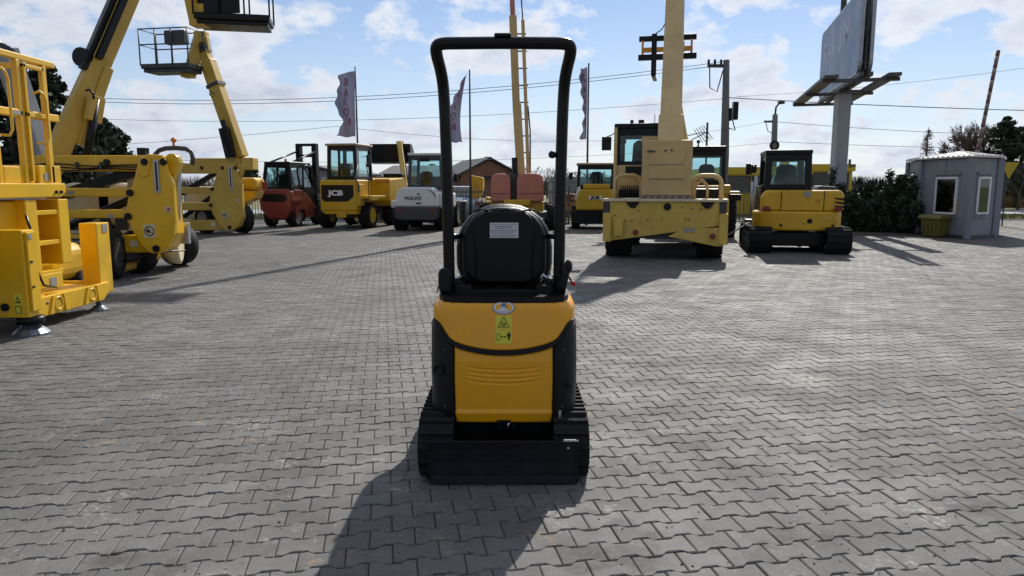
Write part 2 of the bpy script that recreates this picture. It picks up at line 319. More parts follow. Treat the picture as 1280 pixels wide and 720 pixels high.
# ---------------- shared pieces ----------------
_wc = {}
def wheel(t, c, r, wd, rim='rim', yaw=0, lugs=18, off=None):
    key = (round(r, 3), round(wd, 3), lugs)
    if key not in _wc:
        h = wd/2; b = B()
        b.lathe((0, 0, 0), (1, 0, 0), [(r*.60, -h*.8), (r*.66, -h), (r*.86, -h), (r*.955, -h*.86), (r*.965, 0), (r*.955, h*.86), (r*.86, h), (r*.66, h), (r*.60, h*.8)], 32)
        for k in range(lugs):
            for sgn in (-1, 1):
                th = 2*math.pi*(k+(.5 if sgn > 0 else 0))/lugs
                m4 = Matrix.Rotation(th, 4, 'X') @ Matrix.Translation((sgn*h*.5, 0, r*.96)) @ Matrix.Rotation(sgn*.5, 4, 'Z')
                b.bx(-h*.52, h*.52, -r*.05, r*.05, -r*.04, r*.045, m4)
        me = b.mesh('wheel'); me.materials.append(M['rubber'])
        q = B(); q.lathe((0, 0, 0), (1, 0, 0), [(r*.60, -h*.82), (r*.60, -h*.9), (r*.55, -h*.86), (r*.48, -h*.5), (r*.22, -h*.45), (r*.2, -h*.75), (r*.1, -h*.8), (r*.1, h*.8), (r*.2, h*.75), (r*.22, h*.45), (r*.48, h*.5), (r*.55, h*.86), (r*.60, h*.9), (r*.60, h*.82)], 28)
        for k in range(8):
            a = 2*math.pi*k/8
            for sg in (-1, 1): q.cyl((sg*h*.4, math.cos(a)*r*.34, math.sin(a)*r*.34), (sg*h*.62, math.cos(a)*r*.34, math.sin(a)*r*.34), r*.035, 6)
        _wc[key] = (me, q)
    me, q = _wc[key]; rk = key+(rim,)
    if rk not in _wc: rme = q.mesh('rim'); rme.materials.append(M[rim]); _wc[rk] = rme
    o = bpy.data.objects.new('wheel', me); COL.objects.link(o); o.parent = t
    lc = Vector(c) - (OFF[t.name] if t.name in OFF else Vector((0, 0, 0))); o.location = lc; o.rotation_euler = (0, 0, yaw)
    p = bpy.data.objects.new('rim', _wc[rk]); COL.objects.link(p); p.parent = o
    return o
def cab(t, x0, x1, y0, y1, z0, zb, z1, mf='black', mr='black', pw=.07, ins=.05, over=.04, rt=.07, glass='glass', seat=True, midx=None, lowm=None, seatx=0):
    f = B(); zt = z1-rt
    C = {(i, j): (Vector((x, y, z0)), Vector((x+ins*(-1 if i else 1), y+ins*(-1 if j else 1), zt))) for i, x in ((0, x0+pw/2), (1, x1-pw/2)) for j, y in ((0, y0+pw/2), (1, y1-pw/2))}
    for (a, b_) in C.values(): f.beam(a, b_, pw*1.3, pw*1.1)
    def lv(i, j, z): a, b_ = C[(i, j)]; return a.lerp(b_, (z-z0)/(zt-z0))
    for z, hh in ((zb, .09), (zt-.06, .15)):
        for p, q in (((0, 0), (1, 0)), ((1, 0), (1, 1)), ((1, 1), (0, 1)), ((0, 1), (0, 0))): f.beam(lv(*p, z), lv(*q, z), pw*.8, hh)
    if midx is not None: f.beam((midx, y0+pw/2, zb), (midx, y0+pw/2+ins, zt), pw*.9, pw*.6)
    part('cab_frame', f, mf, t, bevel=.012)
    if zb-z0 > .06:
        lo = B(); lo.bx(x0+.02, x1-.02, y0+.02, y1-.02, z0, zb-.03); part('cab_base', lo, lowm or mf, t, bevel=.015)
    r = B(); r.bx(x0+ins-over, x1-ins+over, y0+ins-over, y1-ins+over, zt, z1); part('cab_roof', r, mr, t, bevel=.03, seg=3)
    for p, q in (((0, 0), (1, 0)), ((1, 0), (1, 1)), ((1, 1), (0, 1)), ((0, 1), (0, 0))):
        g = B(); a, b_, c, d = lv(*p, zb+.03), lv(*q, zb+.03), lv(*q, zt-.05), lv(*p, zt-.05)
        e = (b_-a).normalized()*pw*.4; g.quadplate(a+e, b_-e, c-e, d+e, .008); part('window', g, glass, t)
    if seat:
        s = B(); cx = (x0+x1)/2+seatx; cy = (y0+y1)/2-.05; s.bx(cx-.24, cx+.24, cy-.2, cy+.3, zb-.12, zb+.02); s.prism([(cx-.24, zb), (cx-.22, zb+.42), (cx-.13, zb+.5), (cx+.13, zb+.5), (cx+.22, zb+.42), (cx+.24, zb)], 'xz', cy-.28, cy-.16)
        part('driver_seat', s, 'vinyl', t, bevel=.03)
        w_ = B(); w_.tube([(cx+.17*math.cos(a), cy+.48+.05*math.sin(a), zb+.2+.16*math.sin(a)) for a in np.linspace(0, 2*math.pi, 13)[:-1]], .014, 6, True); w_.cyl((cx, cy+.5, zb+.2), (cx, cy+.62, zb-.1), .025, 6)
        part('steering_wheel', w_, 'black', t)
def mirror(t, p, q, wd=.14, ht=.26):
    b = B(); p = Vector(p); q = Vector(q); b.tube([p, (p+q)/2+Vector((0, 0, .06)), q+Vector((0, 0, ht*.5))], .012, 6); b.bx(q.x-wd/2, q.x+wd/2, q.y-.03, q.y+.03, q.z-ht/2, q.z+ht/2)
    part('mirror', b, 'black', t, bevel=.015)
def bolts(t, pts, axis, r=.025, h=.02, m='black'):
    for p in pts:
        b = B(); b.cyl(p, Vector(p)+Vector(axis)*h, r, 8); part('pivot_pin', b, m, t)
def sticker(t, cx, cz, y, wd, ht, m='paper', name='label_sticker'):
    b = B(); b.bx(cx-wd/2, cx+wd/2, y-.004, y, cz-ht/2, cz+ht/2); return part(name, b, m, t)
# ---------------- the ground ----------------
g = B(); g.bx(-900, 900, -60, 1800, -.6, -.03); struct('ground', g, 'grass')
PY1 = 31.5
pv = B(); pv.bx(-34, 27, -8, PY1, -.5, -.011); pavement = struct('pavement', pv, 'joint')
def pavers():
    Lh, wide, waist = .0955, .0673+.0115, .0673-.0115
    TH = R(10); c, s = math.cos(TH), math.sin(TH)
    gap = .003
    x1, x2 = .0353, .0602
    pr = [(-Lh, -wide), (-x2, -wide), (-x1, -waist), (x1, -waist), (x2, -wide), (Lh, -wide), (Lh, wide), (x2, wide), (x1, waist), (-x1, waist), (-x2, wide), (-Lh, wide)]
    def inset(d): return np.array([(x-math.copysign(d, x), y-math.copysign(d*1.0+.0017, y)) for x, y in pr])
    o1 = inset(gap/2+.0005); i1 = inset(gap/2+.0055)
    row = .1346; col = .191
    cells = []
    for j in range(-25, 350):
        for i in range(-235, 195):
            u = (i+(.5 if j % 2 else 0))*col; v = j*row
            x = u*c-v*s; y = u*s+v*c
            if y < .9 or y > PY1-.1 or abs(x) > .78*y+1.9 or x > 26.8 or x < -33.5: continue
            cells.append((x, y))
    cells = np.array(cells)
    hx = rng.uniform(-.002, .002, len(cells)); tn = rng.uniform(0, 1, len(cells)); tn = np.clip(.5+(tn-.5)*1.0, 0, 1)
    tl = rng.normal(0, .008, (len(cells), 2)); rt = rng.normal(0, .006, len(cells)); near = []
    # order by how large they show
    sc = np.where((np.abs(cells[:, 0]) < .71*cells[:, 1]+.05) & (cells[:, 1] > 2.62), cells[:, 1], 99)
    order = np.argsort(sc, kind='stable'); first = set(order[:300].tolist())
    var = []
    for k in range(8):
        b = B(); z0 = 0
        t = [(x, y, 0) for x, y in i1]; q = [(x, y, -.004) for x, y in o1]; r_ = [(x, y, -.03) for x, y in o1]
        b.add(t+q, [tuple(range(12))]+[(i, i+12, (i+1) % 12+12, (i+1) % 12) for i in range(12)])
        b.add(q+r_, [(i, i+12, (i+1) % 12+12, (i+1) % 12) for i in range(12)])
        me = b.mesh('paver', False); a = me.attributes.new('tone', 'FLOAT', 'FACE'); a.data.foreach_set('value', [k/7]*len(me.polygons)); me.materials.append(M['paver']); var.append(me)
    for idx in first:
        o = bpy.data.objects.new('paver', var[int(tn[idx]*7.99)]); COL.objects.link(o); o.parent = pavement
        o.location = (*cells[idx], hx[idx]); o.rotation_euler = (tl[idx, 0], tl[idx, 1], TH+rt[idx])
    rest = np.array([i for i in range(len(cells)) if i not in first])
    def mk(ids, full):
        V = []; n = len(ids); base = np.vstack([np.c_[i1, np.zeros(12)], np.c_[o1, np.full(12, -.004)], np.c_[o1, np.full(12, -.012)]]) if full else np.c_[(o1+i1)/2, np.zeros(12)]
        m = len(base); ang = TH+rt[ids]; ca, sa = np.cos(ang)[:, None], np.sin(ang)[:, None]
        X = base[:, 0]*ca-base[:, 1]*sa+cells[ids, 0][:, None]; Y = base[:, 0]*sa+base[:, 1]*ca+cells[ids, 1][:, None]
        Z = base[:, 2]+hx[ids][:, None]+base[:, 0]*tl[ids, 0][:, None]+base[:, 1]*tl[ids, 1][:, None]
        V = np.stack([X, Y, Z], -1).reshape(-1, 3)
        loc = list(range(12))
        for rg in range(2 if full else 0):
            for i in range(12): j = (i+1) % 12; loc += [rg*12+i, rg*12+12+i, rg*12+12+j, rg*12+j]
        sizes = [12]+[4]*(24 if full else 0); nf = len(sizes)
        lv = (np.array(loc)[None]+(np.arange(n)*m)[:, None]).ravel(); st = np.concatenate([[0], np.cumsum(sizes)[:-1]]); ls = (st[None]+(np.arange(n)*len(loc))[:, None]).ravel()
        me = bpy.data.meshes.new('far_pavers'); me.vertices.add(len(V)); me.vertices.foreach_set('co', V.ravel()); me.loops.add(len(lv)); me.loops.foreach_set('vertex_index', lv.astype(np.int32))
        me.polygons.add(n*nf); me.polygons.foreach_set('loop_start', ls.astype(np.int32)); me.update(calc_edges=True); me.shade_flat()
        a = me.attributes.new('tone', 'FLOAT', 'FACE'); a.data.foreach_set('value', np.repeat(tn[ids], nf).astype(np.float32)); me.materials.append(M['paver'])
        return me
    nr = rest[cells[rest, 1] < 11]; fr = rest[cells[rest, 1] >= 11]
    me = mk(nr, True); me2 = mk(fr, False)
    bm = bmesh.new(); bm.from_mesh(me); bm.from_mesh(me2); bm.to_mesh(me); bm.free()
    o = bpy.data.objects.new('remaining_pavers', me); COL.objects.link(o); o.parent = pavement; o['kind'] = 'stuff'
    print('pavers', len(cells), 'faces', len(me.polygons))
pavers()
b = B(); b.bx(-30, 60, 39.2, 46, -.1, -.012); struct('road', b, 'road')
b = B(); b.bx(-34, 27, PY1+.002, PY1+.13, -.3, .05); struct('kerb', b, 'kerb')

# ---------------- the micro excavator ----------------
def superell(w, d, n):
    A = np.linspace(0, math.pi, 1601); x = w*np.abs(np.sin(A))**(2/n); y = -d*np.sign(np.cos(A))*np.abs(np.cos(A))**(2/n)
    q = np.concatenate([[0], np.cumsum(np.hypot(np.diff(x), np.diff(y)))]); return A, x, y, q
def hero():
    HX, HY = -.043, 4.13
    t = empty('micro_excavator', 'small yellow and black micro excavator with roll bar and black seat, alone in the foreground', 'excavator', (HX, HY, 0), off=(0, HY, 0))
    w_, d_, n_ = .378, .50, 7.0; A, TX, TY, TQ = superell(w_, d_, n_)
    def q_of_x(x): return math.copysign(float(np.interp(abs(x), TX[:800], TQ[:800])), x)
    def pt(q, h, off):
        aq = abs(q); sg = 1 if q >= 0 else -1
        x = float(np.interp(aq, TQ, TX)); y = float(np.interp(aq, TQ, TY))
        nx = (x/w_)**(n_-1)/w_; ny = math.copysign((abs(y)/d_)**(n_-1)/d_, y); l = math.hypot(nx, ny); nx /= l; ny /= l
        s = float(np.interp(h, [.27, .33, .5, .75, .86, .94], [.975, 1.0, 1.012, 1.006, 1.004, 1.0])); ysh = float(np.interp(h, [.3, .6, .9], [0, .0, .035]))
        r = .055; z = h; ins = 0
        if h > .855:
            a = (h-.855)/r
            if a < math.pi/2: z = .855+r*math.sin(a); ins = r*(1-math.cos(a))
            else: z = .91; ins = r+(a-math.pi/2)*r
        ins -= off
        return Vector((sg*(x*s-nx*ins), HY+y*s-ny*ins+ysh*(1 if y < 0 else 0), z)), Vector((sg*nx, ny, 0))
    def panel(name, m, q0, q1, lo, hi, off, nu, nv, bump=None, edge=.006, label=None, skirt=.02, xfun=True):
        b = B(); rows = []
        ts = [0, 0, .004/.3] + list(np.linspace(.03, .97, nv)) + [1-.004/.3, 1, 1]
        us = [0, 0, .012] + list(np.linspace(.03, .97, nu)) + [.988, 1, 1]
        for j, tv in enumerate(ts):
            row = []
            for i, uv in enumerate(us):
                q = q0+(q1-q0)*uv; a_, b_ = lo(q), hi(q); h = a_+(b_-a_)*tv
                o = off
                if j in (1, len(ts)-2) or i in (1, len(us)-2): o -= edge
                if j in (0, len(ts)-1) or i in (0, len(us)-1): o -= skirt
                p, nn = pt(q, h, o + (bump(p_x(q), h) if bump else 0)); row.append(p)
            rows.append(row)
        nc = len(us); b.add([p for r_ in rows for p in r_], [(j*nc+i, j*nc+i+1, (j+1)*nc+i+1, (j+1)*nc+i) for j in range(len(ts)-1) for i in range(nc-1)], True)
        return part(name, b, m, t, label=label)
    def p_x(q): return math.copysign(float(np.interp(abs(q), TQ, TX)), q)
    def zc(q):
        x = abs(p_x(q)); return float(np.interp(x, [0, .06, .12, .18, .225, .258, .280, .298, .312, .328, .348, .39], [.655, .657, .664, .676, .689, .702, .719, .745, .772, .792, .803, .808]))
    Q = q_of_x(.36)+.40; Qf = float(TQ[-1])-.1
    hoodp = panel('engine_cover', 'hood', -Qf, Qf, lambda q: zc(q)+.002, lambda q: 1.02, .004, 110, 26)
    panel('trim_strip', 'plas', -q_of_x(.355)-.03, q_of_x(.355)+.03, lambda q: zc(q)-.020, lambda q: zc(q)+.004, .010, 60, 3, edge=.004)
    def ribs(x, h):
        o = 0
        for z in (.555, .531, .508, .484): 
            zz = z + .020*(x/.2)**2*(1 if True else 0); fx = max(0, 1-(abs(x)/.205)**6); o += -.0045*math.exp(-((h-zz)/.0042)**2)*fx
        o += .010*max(0, min(1, (.345-h)/.02))-.0
        return o
    xq = q_of_x(.253)
    panel('rear_door', 'hood', -xq, xq, lambda q: .272, lambda q: zc(q)-.024, .0, 40, 110, bump=ribs)
    for sg in (-1, 1):
        q0, q1 = sg*(q_of_x(.258)), sg*(q_of_x(.375)+.55)
        sc_ = panel('side_cover', 'plas', q0, q1, lambda q: .285+.05*max(0, min(1, (abs(q)-abs(q_of_x(.36)))/.05)), lambda q: zc(q)-.024, .012, 44, 20, edge=.010)
    # round filler cap on left cover, keyhole on the right
    b = B(); b.lathe((-.337, HY-.497+.004, .555), (-.30, -1, 0), [(.030, 0), (.030, .010), (.024, .012), (.020, .006), (.005, .006)], 20); part('filler_cap', b, 'black', t)
    b = B(); b.lathe((.335, HY-.499+.008, .475), (.2, -1, 0), [(.017, 0), (.017, .008), (.010, .009)], 16); part('lock', b, 'black', t)
    for sg in (-1, 1):
        for z in (.36, .66):
            p, nn = pt(sg*q_of_x(.300), z, .012); b = B(); b.cyl(p, p+nn*.005, .007, 8); part('cover_bolt', b, 'dgrey', t)
    p, nn = pt(0, .31, .012); b = B(); b.bx(-.035, .035, p.y-.006, p.y+.006, .276, .288); part('door_catch', b, 'black', t)
    core = B(); vs = []; m_ = 48
    for z in (.30, .93):
        for k in range(m_):
            q = (k/m_)*2*TQ[-1]-TQ[-1]; p, _ = pt(q, min(z, .8), -.03); vs.append((p.x, p.y, z))
    core.add(vs, [tuple(range(m_))[::-1], tuple(range(m_, 2*m_))]+[(k, (k+1) % m_, (k+1) % m_+m_, k+m_) for k in range(m_)]); part('engine_bay', core, 'black', t)
    # seat pan on top
    b = B(); b.bx(-.22, .22, 3.98, 4.5, .88, .916); part('seat_platform', b, 'plas', t, bevel=.01)
    # logo: oval badge
    yb = HY-d_-.002
    def yat(z, x=0): p, _ = pt(q_of_x(x) if x else 0, z, .004); return p.y
    # badge lies on the rounded shoulder
    def disc(rx, rz, zc_, lift, m, name, parent, cx=0, poly=None):
        bb = B(); n = 32; pts = poly or [(cx+rx*math.cos(2*math.pi*k/n), zc_+rz*math.sin(2*math.pi*k/n)) for k in range(n)]
        fr = []; bk = []
        for x, h in pts:
            p, _ = pt(x, h, .004+lift); p.x = x; p2, _ = pt(x, h, .0035); p2.x = x; fr.append(p); bk.append(p2)
        n = len(pts); bb.add(fr+bk, [tuple(range(n)), tuple(range(n, 2*n))[::-1]]+[(i, (i+1) % n, (i+1) % n+n, i+n) for i in range(n)]); return part(name, bb, m, parent, loc=None if parent is t else (0, 0, 0))
    hz0 = .880
    bd = disc(.057, .036, hz0, .003, 'blue', 'badge', t); disc(.053, .0325, hz0, .004, 'silver', 'badge_ring', bd); disc(.043, .0255, hz0, .005, 'hood', 'badge_field', bd)
    K = [(-.004, .024), (.016, .024), (.012, .012), (.026, .020), (.020, .004), (.006, .002), (.030, -.020), (-.034, -.020), (-.012, .004)]
    disc(0, 0, 0, .0065, 'silver', 'badge_emblem', bd, poly=[(x, hz0+z) for x, z in [(-.034, -.021), (-.012, .004), (.004, .002), (.030, -.021)]][::-1])
    disc(0, 0, 0, .0065, 'blue', 'badge_emblem', bd, poly=[(x, hz0+z) for x, z in [(-.018, .000), (-.006, .024), (.018, .023), (.004, .012), (.022, .002), (-.008, .004)]][::-1])
    # warning stickers
    def strip(x0, x1, z0, z1, m, name, lift=.0012, parent=None): return disc(0, 0, 0, lift, m, name, parent or t, poly=[(x0, z0), (x1, z0), (x1, z1), (x0, z1)][::-1])
    sx0, sx1 = -.042, .042
    for (z0, z1) in ((.768, .838), (.694, .765)):
        st_ = strip(sx0, sx1, z0, z1, 'sticker', 'warning_sticker')
        lines = []
        if z0 > .75:
            c = .0; T3 = [(-.030, z0+.010), (.030, z0+.010), (0, z0+.063)]
            for a_, b_ in ((0, 1), (1, 2), (2, 0)): lines.append((T3[a_], T3[b_], .0028))
            lines += [((-.014, z0+.017), (.012, z0+.017), .003), ((-.014, z0+.026), (.004, z0+.026), .003), ((.0, z0+.020), (.014, z0+.032), .003), ((-.004, z0+.035), (.008, z0+.031), .003), ((-.014, z0+.026), (-.010, z0+.035), .002)]
        else:
            lines += [((-.036, z0+.018), (-.036, z0+.052), .0018), ((-.020, z0+.018), (-.020, z0+.052), .0018), ((-.036, z0+.018), (-.020, z0+.018), .0018), ((-.036, z0+.052), (-.020, z0+.052), .0018),
                      ((-.014, z0+.035), (.011, z0+.035), .002), ((-.012, z0+.035), (-.007, z0+.035), .009), ((.005, z0+.035), (.010, z0+.035), .009),
                      ((.027, z0+.030), (.027, z0+.052), .010), ((.027, z0+.054), (.027, z0+.060), .007), ((.024, z0+.018), (.024, z0+.034), .004), ((.030, z0+.018), (.030, z0+.034), .004), ((.018, z0+.048), (.036, z0+.048), .004), ((.0185, z0+.036), (.0185, z0+.048), .003), ((.0355, z0+.036), (.0355, z0+.048), .003)]
        bb = B()
        for (x0, z0_), (x1, z1_), wd in lines:
            d = Vector((x1-x0, 0, z1_-z0_)); L_ = d.length or 1; nx, nz = -d.z/L_*wd/2, d.x/L_*wd/2
            qs = [(x0+nx, z0_+nz), (x1+nx, z1_+nz), (x1-nx, z1_-nz), (x0-nx, z0_-nz)]; P3 = []
            for lift in (.0052+.0013, .0052):
                for x, z in qs: p, _ = pt(x, z, lift); p.x = x; P3.append(p)
            bb.add(P3, [(0, 1, 2, 3), (4, 7, 6, 5), (0, 4, 5, 1), (1, 5, 6, 2), (2, 6, 7, 3), (3, 7, 4, 0)])
        part('pictogram', bb, 'ink', st_, loc=(0, 0, 0))
    # seat
    def rr(hw, z0, z1, rb, rt_, bulge=0):
        pts = []
        for (cx, cz, a0, r) in ((hw-rt_, z1-rt_, 0, rt_), (-hw+rt_, z1-rt_, 90, rt_), (-hw+rb, z0+rb, 180, rb), (hw-rb, z0+rb, 270, rb)):
            for k in range(7): a = R(a0+15*k); pts.append((cx+r*math.cos(a)+math.copysign(bulge*math.sin((cz-z0)/(z1-z0)*math.pi), cx), cz+r*math.sin(a)))
        return pts
    def loft(b, layers):   # layers: (pts2d, y)
        n = len(layers[0][0]); vs = [(x, y, z) for pts, y in layers for x, z in pts]; m = len(layers)
        b.add(vs, [(j*n+i, j*n+(i+1) % n, (j+1)*n+(i+1) % n, (j+1)*n+i) for j in range(m-1) for i in range(n)], True)
        o = len(b.v)-m*n; b.f += [tuple(range(o, o+n)), tuple(range(o+(m-1)*n, o+m*n))]; b.s += [False, False]
    def lean(b, k=.14, zb=.95): b.v = [(x, y+(z-zb)*-k*0+0, z) for x, y, z in b.v]
    b = B(); loft(b, [(rr(.205, .985, 1.355, .09, .18), 3.945), (rr(.222, .968, 1.372, .10, .19), 3.950), (rr(.232, .958, 1.382, .105, .20), 3.962), (rr(.236, .95, 1.386, .11, .20), 3.99), (rr(.232, .955, 1.382, .11, .20), 4.02)]); part('seat_back_shell', b, 'plas', t)
    b = B(); loft(b, [(rr(.150, .98, 1.352, .03, .07), 3.934), (rr(.156, .974, 1.358, .035, .075), 3.937), (rr(.162, .966, 1.364, .04, .08), 3.948)]); part('seat_back_panel', b, 'plas', t)
    b = B(); loft(b, [(rr(.247, .955, 1.378, .12, .215), 3.985), (rr(.262, .945, 1.392, .13, .235), 4.0), (rr(.268, .94, 1.400, .13, .24), 4.03), (rr(.262, .945, 1.394, .13, .235), 4.07), (rr(.24, .965, 1.372, .12, .21), 4.09)]); part('seat_backrest', b, 'vinyl', t)
    b = B(); b.bx(-.25, .25, 4.02, 4.50, .945, 1.06); part('seat_cushion', b, 'vinyl', t, bevel=.04, seg=4)
    # wrinkled top hem of the cover
    b = B(); b.tube([(x, 3.952+.003*math.sin(x*60), 1.366+.006*math.sin(x*45+1)-.18*max(0, abs(x)-.10)**1.3) for x in np.linspace(-.17, .17, 40)], [.004+.0025*abs(math.sin(x*55)) for x in np.linspace(-.17, .17, 40)], 6); part('seat_seam', b, 'vinyl', t)
    for x in (-.152, .152):
        b = B(); b.cyl((x, 3.938, 1.0), (x, 3.938, 1.31), .004, 6); part('seat_rib', b, 'plas', t)
    lb = B(); lb.bx(-.078, .078, 3.931, 3.934, 1.217, 1.300); lb = part('seat_label', lb, 'paper', t)
    tb = B(); random.seed(3)
    for k, z in enumerate((1.291, 1.278, 1.268, 1.258, 1.2505, 1.243, 1.231, 1.223)):
        x = -.070+(.02 if k in (1, 2) else 0); xe = .070-(.03 if k in (1, 2) else .01*(k % 3)); h_ = .0045 if k == 1 else .0022
        while x < xe:
            l_ = random.uniform(.006, .018); tb.bx(x, min(x+l_, xe), 3.9302, 3.931, z-h_/2, z+h_/2); x += l_+.003
    part('label_text', tb, 'dgrey', lb, loc=(0, 0, 0))
    # seat frame bar and side brackets
    b = B(); b.bx(-.255, .255, 3.82, 3.86, .914, .948); b.bx(-.255, -.17, 3.81, 3.9, .913, .972); b.bx(.17, .255, 3.81, 3.9, .913, .972); part('seat_crossbar', b, 'black', t, bevel=.008)
    for sg in (-1, 1):
        b = B(); b.prism([(sg*.268, .912), (sg*.268, 1.0), (sg*.240, 1.01), (sg*.215, .965), (sg*.18, .95), (sg*.18, .912)], 'xz', 3.84, 3.89); b.cyl((sg*.262, 3.83, .99), (sg*.262, 3.85, .99), .017, 12); part('seat_bracket', b, 'black', t, bevel=.006)
        b = B(); b.tube([(sg*.19, 3.91, .98), (sg*.215, 3.90, 1.02), (sg*.24, 3.90, .985)], .010, 8); part('latch_hook', b, 'chrome' if sg > 0 else 'black', t)
    # roll bar
    hw = .306; yp = 3.87; P = []
    yt = 3.70; top = at(640, 54, yt).z
    path = [(-.296, yp, .89), (-.300, yp, 1.4), (-.306, yp-.003, 1.8), (-.313, yp-.012, 2.0), (-.319, yp-.035, 2.06), (-.326, yp-.08, 2.105), (-.334, yp-.12, 2.14), (-.337, yt+.015, top-.018), (-.315, yt, top-.001)]
    left = path; right = [(-x, y, z) for x, y, z in path[::-1]]
    full = left+[(-.2, yt, top), (0, yt, top+.002), (.2, yt, top)]+right
    # smooth the path
    pts = [Vector(p) for p in full]
    for _ in range(2): pts = [pts[0]]+[q for a_, b_ in zip(pts[:-1], pts[1:]) for q in (a_.lerp(b_, .25), a_.lerp(b_, .75))]+[pts[-1]]
    b = B(); b.tube(pts, [.0305 for p in pts], 16); rops = part('roll_bar', b, 'black', t)
    b = B(); b.bx(-.045, .04, yt-.03, yt+.03, top+.026, top+.045); part('roll_bar_cap', b, 'plas', t, bevel=.008)
    for sg in (-1, 1):
        b = B(); b.cyl((sg*.30, yp, 1.225), (sg*.24, 4.0, 1.225), .016, 10); part('brace_tube', b, 'black', t)
        b = B(); b.bx(sg*.30-.036, sg*.30+.036, yp-.04, yp+.05, .88, .922); part('roll_bar_foot', b, 'black', t, bevel=.008)
    b = B(); b.cyl((.25+.03, yp, 1.66), (.262, yp, 1.66), .014, 10); b.ball((.255, yp-.012, 1.662), .021, 10); part('belt_knob', b, 'black', t)
    # side consoles with lever guards
    def blob(name, cx, cy, cz, sx, sy, sz, m='plas'):
        bb = B(); bb.ball((cx, cy, cz), 1, 16, (sx, sy, sz)); return part(name, bb, m, t)
    b = B(); b.prism([(-.345, .93), (-.352, .99), (-.35, 1.05), (-.325, 1.068), (-.285, 1.065), (-.272, 1.02), (-.285, .93)], 'xz', 3.80, 3.86); part('console_cover', b, 'plas', t, bevel=.02, seg=4)
    b = B(); b.tube([(.30, 3.82, .90), (.315, 3.81, .98), (.33, 3.80, 1.04), (.34, 3.80, 1.09)], [.024, .022, .019, .012], 10); b.ball((.342, 3.80, 1.075), .030, 12, (.75, .8, 1.25)); part('armrest_lever', b, 'plas', t)
    b = B(); b.tube([(.26, 3.84, 1.015), (.31, 3.83, 1.02), (.345, 3.82, 1.018), (.362, 3.82, .995)], .0055, 8); lv = part('lock_lever', b, 'black', t)
    b = B(); b.cyl((.358, 3.82, .99), (.384, 3.815, .975), .0125, 10); part('lever_grip', b, 'lred', lv, loc=(0, 0, 0), bevel=.003)
    b = B(); b.tube([(-.36, 3.83, .93), (-.352, 3.83, .97), (-.33, 3.83, .99)], .006, 6); part('hydraulic_line', b, 'chrome', t)
    # front works (kept low behind the seat)
    b = B(); b.bx(-.10, .10, 4.6, 4.82, .30, .62); part('swing_bracket', b, 'hood', t, bevel=.02)
    b = B(); b.beam((0, 4.75, .45), (0, 5.35, 1.06), .11, .15); b.beam((0, 5.33, 1.06), (0, 5.75, .98), .10, .13); part('boom', b, 'hood', t, bevel=.015)
    b = B(); b.cyl((0, 4.8, .35), (0, 5.1, .72), .035, 12); b.cyl((0, 5.1, .72), (0, 5.3, .93), .018, 10); part('boom_cylinder', b, 'black', t)
    b = B(); b.beam((0, 5.74, .99), (0, 5.55, .38), .09, .12); part('dipper_arm', b, 'hood', t, bevel=.012)
    b = B(); b.prism([(5.38, .36), (5.66, .40), (5.70, .2), (5.55, .06), (5.36, .10), (5.30, .24)], 'yz', -.17, .17); part('bucket', b, 'black', t, bevel=.01)
    for sg in (-1, 1):
        b = B(); b.bx(sg*.22-.06, sg*.22+.06, 4.42, 4.56, .95, 1.12); b.cyl((sg*.22, 4.5, 1.1), (sg*.22, 4.48, 1.27), .01, 8); b.ball((sg*.22, 4.48, 1.28), .024, 10); part('control_lever', b, 'plas', t)
    # undercarriage
    b = B(); b.bx(-.25, .25, 3.72, 4.55, .10, .25); b.cyl((0, 4.15, .22), (0, 4.15, .30), .23, 28); b.bx(-.20, .20, 3.74, 3.9, .20, .272); b.bx(-.30, .30, 3.95, 4.3, .12, .2); part('undercarriage', b, 'black', t, bevel=.008)
    for x in (.02, .05, -.03):
        b = B(); b.tube([(x, 3.66, .23), (x+.015, 3.70, .285), (x-.005, 3.76, .29), (x, 3.85, .26)], .008, 8); part('hydraulic_hose', b, 'chrome' if x == .02 else 'rubber', t)
    # clutter of fittings right above the track
    b = B(); b.bx(.27, .33, 3.66, 3.74, .29, .31); b.cyl((.30, 3.66, .27), (.30, 3.70, .34), .008, 8); b.bx(.285, .30, 3.62, 3.66, .25, .34); b.cyl((.27, 3.66, .30), (.32, 3.66, .31), .006, 6); part('track_tensioner', b, 'steel', t)
    # tracks: rubber loops with grouser pads
    r0 = .150; ya, yb2 = 3.655, 4.56; zc0 = .155
    def loop(n):
        Ls = yb2-ya; arc = math.pi*r0; tot = 2*Ls+2*arc; res = []
        for k in range(n):
            s = tot*k/n
            if s < Ls: res.append((ya+s, zc0+r0, 0))
            elif s < Ls+arc: a = (s-Ls)/r0; res.append((yb2+r0*math.sin(a), zc0+r0*math.cos(a), a))
            elif s < 2*Ls+arc: s2 = s-Ls-arc; res.append((yb2-s2, zc0-r0, math.pi))
            else: a = (s-2*Ls-arc)/r0; res.append((ya-r0*math.sin(a), zc0-r0*math.cos(a), math.pi+a))
        return res
    pad = B(); pad.prism([(-.013, 0), (.013, 0), (.008, .020), (-.008, .020)], 'yz', -.088, .088); pm = pad.mesh('track_pad'); pm.materials.append(M['rubber'])
